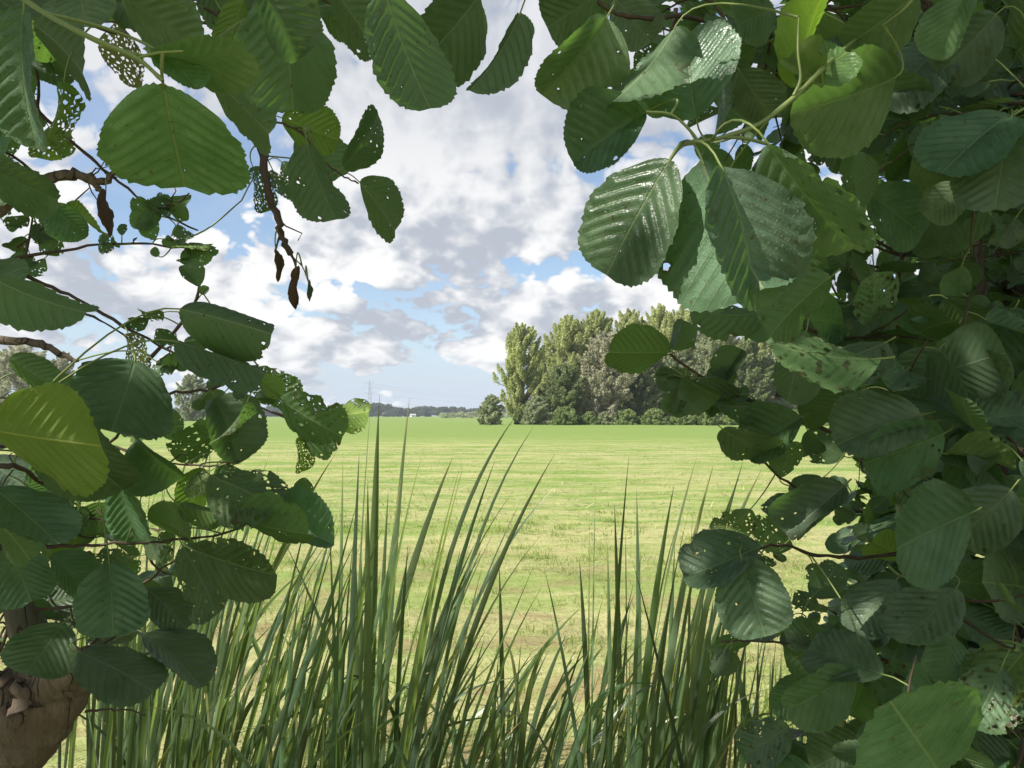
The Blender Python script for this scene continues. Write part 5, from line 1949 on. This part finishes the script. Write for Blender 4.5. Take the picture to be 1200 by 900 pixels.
crown(LEFT, [((-2.3, 0.7, 1.6), (0.8, 0.9, 1.2), 220), ((-2.2, 0.6, 3.0), (1.0, 1.0, 0.9), 210), ((-1.2, 0.6, 3.4), (1.1, 0.9, 0.6), 230), ((-0.2, 0.9, 3.3), (1.0, 0.7, 0.4), 170), ((-3.6, 0.5, 2.6), (1.0, 1.0, 1.3), 260), ((-1.5, 0.4, 4.3), (1.3, 1.0, 0.8), 220), ((-1.6, -0.4, 3.1), (0.9, 0.7, 0.7), 170), ((-0.6, 0.3, 3.5), (0.8, 0.6, 0.5), 150), ((-1.15, -0.1, 1.2), (0.45, 0.5, 0.9), 240), ((-0.9, 0.35, 0.6), (0.4, 0.4, 0.4), 120)])  # tufts above and behind the camera added to shade the leaves in view
crown(RIGHT, [((1.9, 1.6, 1.4), (0.6, 0.8, 1.2), 700), ((1.6, 2.2, 2.0), (0.6, 0.5, 1.2), 620), ((1.5, 1.3, 3.0), (1.0, 0.9, 0.6), 420), ((0.8, 1.0, 3.3), (1.0, 0.7, 0.4), 170), ((2.8, 1.2, 2.2), (0.9, 0.9, 1.5), 420), ((1.35, 2.2, 0.9), (0.5, 0.4, 0.8), 380), ((1.5, 0.2, 1.5), (0.6, 0.6, 1.3), 380), ((0.9, 0.3, 0.6), (0.5, 0.4, 0.4), 140)])  # thickened tufts; those beside the camera added to block light from behind
LEFT.build(290)
RIGHT.build(300)


# ---- the beetle on the pale leaf
def build_beetle():
    b, Mx, N, size = b_beetle
    u, v = 0.66, 0.12
    Y = N.cross(Mx).normalized()
    p = b + Mx * (u * size) + Y * (-0.10 * size) + N * 0.004
    root = thing('leaf_beetle', p, 'small dark blue beetle sitting on the pale holed leaf at upper right', 'beetle')
    m = plain_mat('beetle_shell', (0.006, 0.010, 0.028, 1), (0.012, 0.018, 0.05, 1), 300.0, 0.22, 0.6)
    q = Matrix((Mx, Y, N)).transposed().to_quaternion()
    root.rotation_mode = 'QUATERNION'
    root.rotation_quaternion = q

    def ell(name, c, r, seg=10, rings=7):
        V, F = [], []
        for i in range(rings + 1):
            th = math.pi * i / rings
            for j in range(seg):
                a = 2 * math.pi * j / seg
                V.append((c[0] + r[0] * math.cos(th), c[1] + r[1] * math.sin(th) * math.cos(a), c[2] + r[2] * math.sin(th) * math.sin(a)))
        for i in range(rings):
            for j in range(seg):
                k2 = i * seg + (j + 1) % seg
                F.append((i * seg + j, k2, k2 + seg, i * seg + j + seg))
        link(name, mesh_arrays(name, V, F), m, root)
    ell('wing_cases', (0, 0, 0.0004), (0.0036, 0.0025, 0.0021))
    ell('thorax', (0.0040, 0, 0.0001), (0.0012, 0.0017, 0.0013))
    ell('head', (0.0054, 0, -0.0001), (0.0008, 0.0010, 0.0008))
    for s in (-1, 1):
        for k, x in enumerate((0.0036, 0.0018, -0.0002)):
            V, F, U = tube([(x, s * 0.0012, -0.0006), (x + 0.0006 - 0.0008 * k, s * 0.0030, 0.0002), (x + 0.0014 - 0.0018 * k, s * 0.0042, -0.0034)], 0.00022, 4)
            link('leg', mesh_arrays('leg', V, F), m, root)
        V, F, U = tube([(0.0060, s * 0.0004, 0.0002), (0.0074, s * 0.0012, 0.0009), (0.0088, s * 0.0016, 0.0006)], 0.00014, 4)
        link('antenna', mesh_arrays('antenna', V, F), m, root)


build_beetle()


# ------------------------------------------------------------------ the air
def build_haze():
    s, z0, z1 = 3200.0, -1.6, 64.0
    V = [(x, y, z) for z in (z0, z1) for (x, y) in ((-s, -s), (s, -s), (s, s), (-s, s))]
    F = [(3, 2, 1, 0), (4, 5, 6, 7), (0, 1, 5, 4), (1, 2, 6, 5), (2, 3, 7, 6), (3, 0, 4, 7)]
    m, k = new_mat('haze_air')
    pv = k.new('ShaderNodeVolumePrincipled')
    pv.inputs['Color'].default_value = (0.78, 0.86, 0.97, 1)
    pv.inputs['Density'].default_value = HAZE
    o = k.new('ShaderNodeOutputMaterial')
    k.link(pv.outputs[0], o.inputs['Volume'])
    ob = link('haze', mesh_arrays('haze', V, F, smooth=False), m)
    tag(ob, 'thin bluish summer haze over the meadow', None, None, 'stuff')


HAZE = 0.00022
build_haze()
